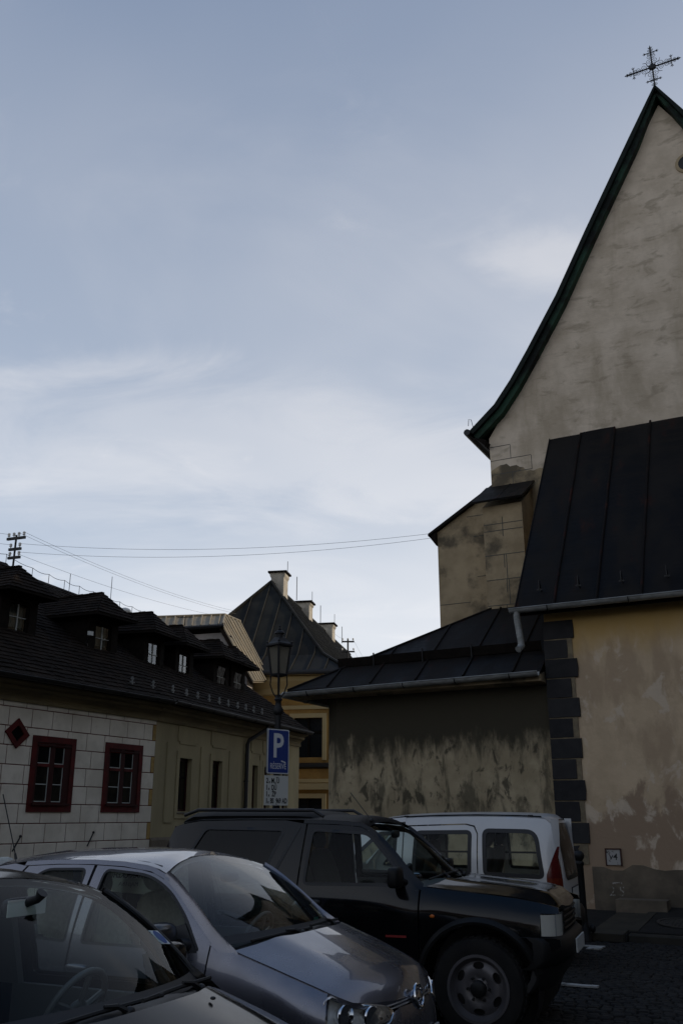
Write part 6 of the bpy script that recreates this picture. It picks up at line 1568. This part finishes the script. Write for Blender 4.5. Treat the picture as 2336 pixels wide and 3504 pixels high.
# bonnet, screen, roof
rows = []
for t in (0,.1,.25,.4,.55,.7,.82,.9,.96,1.0):
    xe = -.44 + (.60+.44)*t; xcn = -.26 + (.665+.26)*t; r = []
    ze, ye = B3.zc(xe)+.002, B3.yc(xe)-.004
    for j in range(21):
        s = -1 + 2*j/20; q = abs(s); z = ze + .045*(1-q**2.5) + .02*math.exp(-((q-.60)/.14)**2) - .10*clamp((t-.86)/.14)**2*(1-.4*q)
        r.append((xe + (xcn-xe)*(1-q**2.2), ye*s, z))
    rows.append(r)
loft(T3, 'bonnet', rows, PB, flip=True, thick=.03)
sr3 = screen_rows((-.36,0,1.155), (-.485,.70,1.135), (-1.04,0,1.635), (-.98,.60,1.575), 15, 9, .02, 2.2)
loft(T3, 'windscreen', sr3, M['wind_glass'], flip=True)
for s in (-1, 1):
    rows = []
    for i in range(11):
        t = i/10; x = -.47 - .51*t; e2 = Vector(sr3[0][0 if s < 0 else -1]).lerp(Vector(sr3[-1][0 if s < 0 else -1]), t) + Vector((.6,0,.8))*(4*t*(1-t)*.02)
        zz_, yy_ = B3.zc(x), B3.yc(x); o = Vector((x, s*yy_, zz_)); dn = Vector((x, s*B3.W(x, zz_-.04), zz_-.04)); rows.append([dn, o, o.lerp(e2,.5) + Vector((.01,s*.004,.012)), e2])
    loft(T3, 'a_pillar', rows, PB, smooth=50, flip=(s > 0))
rows = []
for i, x in enumerate((-1.0,-1.06,-1.2,-1.5,-1.9,-2.3,-2.7,-2.9,-2.98)):
    r = []
    for j in range(15):
        s = -1 + 2*j/14; q = abs(s); zz_ = B3.zc(x) + .05*(1-q**2.6) if i else 1.578 + .062*(1-q**2.2)
        r.append((x - (.045*(1-q**2.2) if i < 2 else 0), (B3.yc(x)+.001)*s, zz_))
    rows.append(r)
rf3 = loft(T3, 'roof', rows, M['paint_black2'])
side_pair(T3, B3, 'cant_rail', [(x, B3.zc(x)-.032) for x in (-.96,-1.06,-1.3,-1.62)] + [(x, B3.zc(x)+.001) for x in (-1.62,-1.3,-1.06,-.96)], [], PB, .06, .01, 0, rf3, gap=0)
# raised removable roof section over the rear
rr_ = [(-1.50,1.70),(-1.58,1.735),(-1.75,1.745),(-2.6,1.745),(-2.82,1.735),(-2.92,1.69)]
rows = [[(x, .54*s, z - .02*abs(s)**3 - (.03 if abs(s) > .99 else 0)) for s in [-1+2*j/12 for j in range(13)]] for x, z in rr_]
loft(T3, 'roof_panel', rows, M['paint_black2'], rf3, thick=.05)
for s in (-1, 1):
    T3.part('roof_rail', MB().tube([(-1.45,s*.565,1.69),(-1.55,s*.565,1.745),(-2.75,s*.565,1.75),(-2.9,s*.565,1.70)], .016, 8), M['car_black'], rf3, 50)
# tail
rows = []
for t in (0,.25,.5,.75,1.0):
    r = []
    for j in range(13):
        s = -1 + 2*j/12; x = -2.98 - .14*min(1,t*1.4); r.append((x - .03*(1-s*s), s*(.60 + .19*min(1,t*1.5)), 1.60 - 1.0*t))
    rows.append(r)
loft(T3, 'tailgate', rows, PB)
sp = T3.part('spare_wheel_cover', MB().lathe([(.36,-.0),(.37,.05),(.36,.20),(.32,.23),(.0,.235)], (0,0,0), 28, 'x').move(Matrix.Translation((-3.14,.05,.98)) @ Matrix.Rotation(R(180), 4, 'Z')), M['car_trim'], smooth=50)
T3.part('rear_bumper', MB().box((-3.26,-.78,.48),(-3.10,.78,.64)), M['car_trim'])
# nose: grille, headlamps, wrap-round indicators, bumper, plate
def n3(y, z): return .675 - .10*clamp(abs(y)/.8)**3.5 - .03*clamp((.95-z)/-.1)
rows = []
for z in (.955,.90,.84,.775): rows.append([(n3(y,z)-.035, y, z) for y in [-.40+.8*j/12 for j in range(13)]])
g3 = loft(T3, 'grille', rows, M['car_black'])
for z in (.80,.845,.89,.935): T3.part('grille_bar', MB().tube([(n3(y,z)-.018, y, z) for y in [-.39+.78*j/10 for j in range(11)]], .011, 6), M['car_trim'], g3)
for s in (-1, 1):
    rows = [[(n3(y,z)-.02, s*y, z) for y in [.41+.24*j/6 for j in range(7)]] for z in (.935,.88,.82,.78)]
    h3 = loft(T3, 'headlamp', rows, mat('headlamp bowl', (.35,.36,.36), .25, .5), flip=(s < 0))
    loft(T3, 'headlamp_lens', [[(p[0]+.012, p[1], p[2]) for p in r] for r in rows], M['lens'], h3, flip=(s < 0))
    # clear corner lamp wrapping to the side
    path = [(.665,.66),(.72,.0)]; rows = []
    pth = [(.672,.655),(.668,.70),(.652,.745),(.63,.785),(.585,.815),(.525,.832)]
    for z in (.938,.90,.86,.82,.78): rows.append([(x, s*(y+.006), z) for x, y in pth])
    cl3 = loft(T3, 'corner_lamp', rows, M['corner_lens'] if 'corner_lens' in M else M.setdefault('corner_lens', mat('clear ribbed lens', (.50,.50,.45), .15, .0, spec=.8, bump=.3, bscale=60, bstretch=(1,1,.02))), flip=(s < 0))
    T3.part('lamp_divider', MB().tube([(.634, s*.787,.938), (.634, s*.787,.78)], .005, 5), M['sign_grey'], cl3)
    T3.part('mudflap', MB().box((-.47, s*.66, .20), (-.455, s*.82, .50)), M['car_black'])
rows = []
for (dx_, z) in ((-.10,.77),(.0,.765),(.045,.73),(.05,.66),(.045,.60),(.0,.555),(-.06,.53)):
    r = []
    for j in range(31):
        a = -1 + 2*j/30; y = .86*math.copysign(min(1, abs(a)*1.45), a); ex = max(0, (abs(a)-.69)/.31); r.append((.665 + dx_ - .16*clamp(abs(y)/.86)**4 - ex*.10, y*(1 + (dx_-.05)*.12), z))
    rows.append(r)
loft(T3, 'front_bumper', rows, M['car_trim'], smooth=50)
rows = []
for (dx_, z) in ((.0,.54),(-.03,.45),(-.10,.36)):
    r = []
    for j in range(31):
        a = -1 + 2*j/30; y = .82*math.copysign(min(1, abs(a)*1.45), a); ex = max(0, (abs(a)-.69)/.31); r.append((.64 + dx_ - .14*clamp(abs(y)/.82)**4 - ex*.06, y, z))
    rows.append(r)
loft(T3, 'front_valance', rows, M['car_black'], smooth=50)
np3 = T3.part('number_plate', MB().box((.72,-.26,.60),(.733,.26,.71)), M['plate_white'])
# mirrors, wipers, aerial, handles, side repeater, badge stripe
for s, dd in ((-1, d3['R']), (1, d3['L'])):
    y0 = s*B3.W(-.66, 1.15)
    m3 = T3.part('door_mirror', MB().ball((-.66, y0+s*.15, 1.20), (.055,.105,.085), 16, 10, .5), M['car_trim'], dd, 60)
    T3.part('mirror_arm', MB().tube([(-.62, y0-s*.02, 1.15), (-.65, y0+s*.07, 1.17)], .028, 8), M['car_trim'], dd)
    T3.part('door_handle', MB().ball((-1.44, s*(B3.W(-1.44,.98)+.012), .98), (.075,.018,.022), 10, 6, .6), M['car_black'], dd, 60)
    T3.part('door_lower_trim', MB().box((-1.59, s*(B3.W(-1,.55)-.01), .46), (-.50, s*(B3.W(-1,.55)+.012), .52)), M['car_trim'], dd)
    T3.part('side_repeater', MB().ball((-.37, s*(B3.W(-.37,.90)+.004), .90), (.022,.008,.014), 8, 6), mat('amber', (.5,.12,.01), .3))
    pr = MB().box((-.60, s*(B3.W(-.7,.74)) + (-.004 if s < 0 else 0.0), .725), (-.78, s*(B3.W(-.7,.74)) + (0 if s < 0 else .004), .742))
    T3.part('red_decal', pr, mat('red decal', (.22,.012,.01), .5), dd)
wiper(T3, (-.36,-.25,1.165), (-.455,-.58,1.17), (-.37,.0,1.205)); wiper(T3, (-.36,.35,1.165), (-.37,-.0,1.20), (-.44,.58,1.19))
T3.part('aerial', MB().ball((-.60+.10,-.70,1.20), .016, 8, 6).tube([(-.98,-.585,1.66),(-1.18,-.585,1.90)], .004, 5).ball((-.98,-.585,1.655), .02, 8, 5), M['car_black'])
# cabin
T3.part('cabin_floor', MB().box((-3.0,-.72,.55),(-.5,.72,.62)), M['interior'])
ds = [[(-.42 - .38*t, .70*s, 1.125 - .02*abs(s)**2 - .2*clamp((t-.7)/.3)) for s in [-1+2*j/8 for j in range(9)]] for t in (0,.3,.6,.8,1.0)]
loft(T3, 'dashboard', ds, M['interior'], flip=True); T3.part('dashboard_front', MB().box((-.82,-.70,.62),(-.78,.70,.93)), M['interior'])
for s in (-1, 1): seat(T3, -1.45, s*.36, M['interior'], .22)
seat(T3, -2.3, 0, M['interior'], .22, 1.3); steering(T3, -.98, .36, 1.08, M['interior'])
T3.part('interior_mirror', MB().ball((-.93,0,1.53), (.02,.11,.035), 12, 8, .6), M['car_black'], smooth=60)
for s, dd in ((-1, d3['R']), (1, d3['L'])): T3.part('door_card', MB().box((-1.58, s*.76-.012, .62), (-.52, s*.76+.012, 1.09)), M['interior'], dd)
# ================================================================ white small van seen over the off-roader; x = 0 at its tail
M['paint_white'] = mat('white van paint', (.62,.615,.60), .30, .0, coat=.6, col2=(.58,.575,.56), scale=2)
T4 = Thing('white_van', 'white high roofed van with dark side windows behind the black off roader', 'van', G(-3.12, 11.62, 0) + Vector((math.sin(R(20.5))*.83, math.cos(R(20.5))*.83, 0)), R(159.5))
T4.mats = {'hub': M['car_trim']}
zc = [(-.02,.9),(.02,1.30),(.08,1.58),(.16,1.668),(.30,1.685),(1.0,1.70),(1.7,1.69),(2.2,1.655),(2.42,1.59),(2.7,1.32),(2.98,1.07),(3.1,1.02),(3.5,.95),(3.8,.82)]
yc = [(-.02,.66),(.02,.66),(.08,.645),(.16,.64),(.30,.645),(1.0,.65),(1.7,.645),(2.2,.635),(2.42,.62),(2.7,.67),(2.98,.72),(3.1,.72),(3.5,.70),(3.8,.58)]
ym = [(-.02,.72),(.10,.795),(.3,.825),(1.0,.832),(2.5,.832),(3.2,.81),(3.6,.77),(3.82,.66)]
B4 = Body(zc, yc, ym, [(0,.95),(2.5,.95),(2.98,.8),(3.8,.55)], [(0,2.2),(2.4,2.2),(3.0,2.2),(3.8,2.5)], .05, .3)
PW = M['paint_white']
top4 = lambda x, d: B4.zc(x)-d
def arch4(cx, r, a0, a1, n=12): return [(cx + r*math.cos(R(a0+(a1-a0)*i/n)), .29 + r*math.sin(R(a0+(a1-a0)*i/n))) for i in range(n+1)]
AR4, AF4 = .62, 3.22
rq = [(.02,.55), (.035,.80), (.03,.90), (.05,1.30)] + [(x, top4(x,.012)) for x in (.10,.16,.25,.4,.6,.8,1.0,1.2,1.4,1.6,1.8,1.95)] + [(1.95,1.575), (1.15,1.60), (1.04,1.575), (.995,1.48), (.995,.36)] + arch4(AR4, .36, 15, 165) + [(.12,.36)]
qwn = roundp([(.20,.985,.07), (.27,1.525,.14), (.93,1.535,.08), (.92,1.01,.06)], .06, 6)
r4 = side_pair(T4, B4, 'rear_panel', rq, [qwn], PW, .06)
sd_ = [(1.005,.36), (1.005,1.48), (1.05,1.565), (1.16,1.59), (1.955,1.565), (1.955,.36)]
swn = roundp([(1.09,1.0,.05), (1.08,1.515,.07), (1.80,1.505,.07), (1.83,1.0,.06)], .06, 6)
s4 = side_pair(T4, B4, 'sliding_door', sd_, [swn], PW, .06)
fd4 = [(1.965,.36), (1.965,1.56)] + [(x, top4(x,.06)) for x in (2.1,2.25,2.38,2.5,2.62,2.75)] + [(2.86,1.08), (2.86,.36)]
fwn = roundp([(2.06,1.0,.05), (2.05,1.495,.06), (2.30,1.49,.06), (2.56,1.26,.05), (2.76,1.02,.04)], .05, 5)
f4 = side_pair(T4, B4, 'front_door', fd4, [fwn], PW, .06)
fw4 = [(2.87,.36), (2.87,1.10)] + [(x, top4(x,.004)) for x in (2.98,3.1,3.3,3.5,3.7,3.78)] + [(3.8,.45), (3.66,.36)] + arch4(AF4, .36, 15, 165)
side_pair(T4, B4, 'front_wing', fw4, [], PW, .07)
for wp, dd in ((qwn, r4), (swn, s4), (fwn, f4)):
    side_pair(T4, B4, 'window_glass', inset(wp, -.006), [], M['car_glass'], .1, 0, -.008, dd, gap=0)
    side_pair(T4, B4, 'window_seal', inset(wp, -.012), [inset(wp, .038)], M['car_black'], .06, 0, .002, dd, gap=0)
# roof with side channels
rows = []; xs_ = (.10,.16,.25,.45,.8,1.2,1.6,2.0,2.25,2.42)
for i, x in enumerate(xs_):
    rows.append([(x - (.03*(1-abs(s)**2) if i == 0 else 0) + (.05*(1-abs(s)**2) if i == len(xs_)-1 else 0), (B4.yc(x)+.001)*s, B4.zc(x) - .010 + .055*(1-abs(s)**2.4)) for s in [-1+2*j/16 for j in range(17)]])
rf4 = loft(T4, 'roof', rows, PW, flip=True)
side_pair(T4, B4, 'cant_rail', [(x, B4.zc(x)-.001) for x in (1.95,2.1,2.25,2.38,2.45)] + [(x, B4.zc(x)-.057) for x in (2.45,2.38,2.25,2.1,1.95)], [], PW, .06, .01, 0, rf4, gap=0)
for s in (-1, 1): T4.part('roof_channel', MB().tube([(x, s*(B4.yc(x)-.035), B4.zc(x)+.004) for x in (.22,.5,1.0,1.5,2.0,2.3)], .012, 6), M['car_trim'], rf4)
for s in (-1, 1):
    for x in (.35, 1.95): T4.part('rack_point', MB().box((x-.03, s*(B4.yc(x)-.03)-.012, B4.zc(x)+.005), (x+.03, s*(B4.yc(x)-.03)+.012, B4.zc(x)+.018)), M['car_trim'], rf4)
sr4 = screen_rows((3.12,0,1.05), (2.96,.70,1.03), (2.38,0,1.63), (2.40,.60,1.55), 13, 8, .02, 2.2); loft(T4, 'windscreen', sr4, M['wind_glass'], flip=True)
for s in (-1, 1):
    rows = []
    for i in range(9):
        t = i/8; x = 2.98 - .56*t; e2 = Vector(sr4[0][0 if s < 0 else -1]).lerp(Vector(sr4[-1][0 if s < 0 else -1]), t) + Vector((.6,0,.8))*(4*t*(1-t)*.02); o = Vector((x, s*B4.yc(x), B4.zc(x))); rows.append([Vector((x, s*B4.W(x, B4.zc(x)-.065), B4.zc(x)-.065)), o, e2])
    loft(T4, 'a_pillar', rows, PW, smooth=50, flip=(s > 0))
rows = []
for t in (0,.25,.5,.75,.9,1.0):
    xe = 3.0 + .72*t; rows.append([(xe + (.10+.06*t)*(1-abs(s)**2.2), (B4.yc(xe)-.003)*s, B4.zc(xe) + .05*(1-abs(s)**2.4) - .08*clamp((t-.8)/.2)**2) for s in [-1+2*j/14 for j in range(15)]])
loft(T4, 'bonnet', rows, PW, flip=True)
rows = [[(3.80 + d - .10*abs(s)**3, .74*s, z) for s in [-1+2*j/14 for j in range(15)]] for d, z in ((0,.86),(.05,.7),(.09,.55),(.09,.4),(.04,.25))]; loft(T4, 'front_bumper', rows, M['car_trim'], flip=True)
# tail: hatch with big glass, lamps, dark bumper, plate, high stop lamp
def tailx(y, z): 
    q = clamp(abs(y)/.80); return .13*clamp((z-.95)/.75)**1.5 + .05*q**4 - .028*(1-q*q) - .02
hatch = roundp([(-.62,.62,.03),(.62,.62,.03),(.655,.95,.03),(.60,1.64,.06),(-.60,1.64,.06),(-.655,.95,.03)], .04)
hw4 = roundp([(-.53,1.0,.06),(.53,1.0,.06),(.51,1.56,.08),(-.51,1.56,.08)], .06)
h4 = T4.part('tailgate', skin(hatch, [hw4], lambda y, z: (tailx(y,z), y, z), .07, .03, (1,0,0), flip=True), PW, None, 50)
T4.part('rear_glass', skin(inset(hw4,-.05), [], lambda y, z: (tailx(y,z)-.006, y, z), .1, 0, None, flip=True), M['car_glass_dark'], h4, 60)
T4.part('plate_recess', MB().box((-.055,-.27,.72),(-.035,.27,.86)), M['car_black'], h4); T4.part('number_plate', MB().box((-.062,-.25,.735),(-.0551,.25,.845)), M['plate_white'], h4)
T4.part('tailgate_badge', MB().box((tailx(.45,.67)-.012,.40,.655),(tailx(.45,.67)-.002,.52,.685)), M['sign_grey'], h4)
T4.part('rear_wiper', MB().tube([(-.03,0,.98),(-.015,.05,1.04),(.015,.35,1.06)], .010, 6), M['car_black'], h4)
T4.part('stop_lamp', MB().box((.085,-.10,1.635),(.115,.10,1.665)), mat('red stop lamp', (.18,.01,.012), .25), h4)
M['tail_red'] = mat('tail lamp red', (.085,.004,.004), .18, col2=(.09,.004,.004), scale=10); M['tail_amber'] = mat('tail lamp amber', (.13,.016,.004), .18)
for s in (-1, 1):
    rows = []
    for i in range(15):
        t = i/14; z = .72 + .62*t; wv = .135*min(1, 1.12-t*.85) ; pts = []
        for k in range(7):
            a = k/6; x = .17*(1-a)*min(1, (1.05-t)*1.5+.15) + .0; y = B4.W(x+.02, z)
            # from side round the corner onto the tail
            xx = x; yy = B4.W(max(.03, xx), z) + .006
            if a > .7: xx = tailx(.70, z) - .004; yy = B4.W(.03, z) - (a-.7)/.3*.09*(1-t*.7)
            pts.append((xx, s*yy, z))
        rows.append(pts)
    tl = loft(T4, 'tail_lamp', rows, M['tail_red'], smooth=60, flip=(s < 0))
    loft(T4, 'indicator_segment', [[(p[0]-.003, p[1]+s*.003, p[2]) for p in r] for r in rows[3:7]], M['tail_amber'], tl, 60, flip=(s < 0))
    # rear corner post in body colour
    rows = []
    for i in range(13):
        z = .60 + 1.06*i/12; rows.append([(.10, s*(B4.W(.10, z)-.001), z), (.05, s*(B4.W(.05, z)), z), (.015, s*(B4.W(.03, z)-.03), z), (tailx(.64,z)+.002, s*.635, z)])
    loft(T4, 'corner_post', rows, PW, smooth=60, flip=(s < 0))
rows = []
for d, z in ((.03,.61),(-.07,.59),(-.10,.53),(-.10,.42),(-.06,.33),(.0,.28)):
    r = []
    for j in range(25):
        a = -1 + 2*j/24; y = .815*math.copysign(min(1, abs(a)*1.25), a); ex = max(0, (abs(a)-.8)/.2); r.append((d + .06*clamp(abs(y)/.815)**4 + ex*.28, y, z))
    rows.append(r)
loft(T4, 'rear_bumper', rows, M['car_trim'], smooth=50, flip=True)
for cx in (AR4, AF4):
    for s in (-1, 1): wheel(T4, (cx, s*.72, .29), .29, .17, s, mat('van steel rim', (.2,.2,.2), .5, .5), M['tyre'])
    T4.part('wheel_well', MB().lathe([(.355,-.79),(.355,.79)], (cx,0,.29), 20, 'y', caps=False), M['car_black'])
T4.part('cabin_floor', MB().box((.05,-.74,.36),(3.0,.74,.44)), M['interior'])
for s in (-1, 1):
    seat(T4, 2.25, s*.36, M['interior'], .22); seat(T4, 1.35, s*.36, M['interior'], .16)
    T4.part('b_pillar', MB().box((1.93, s*.66-.03, .5), (2.0, s*.66+.03, 1.58)), M['interior'])
T4.part('grab_rail', MB().tube([(.3,-.66,1.22),(1.85,-.66,1.22)], .014, 6), M['interior'])
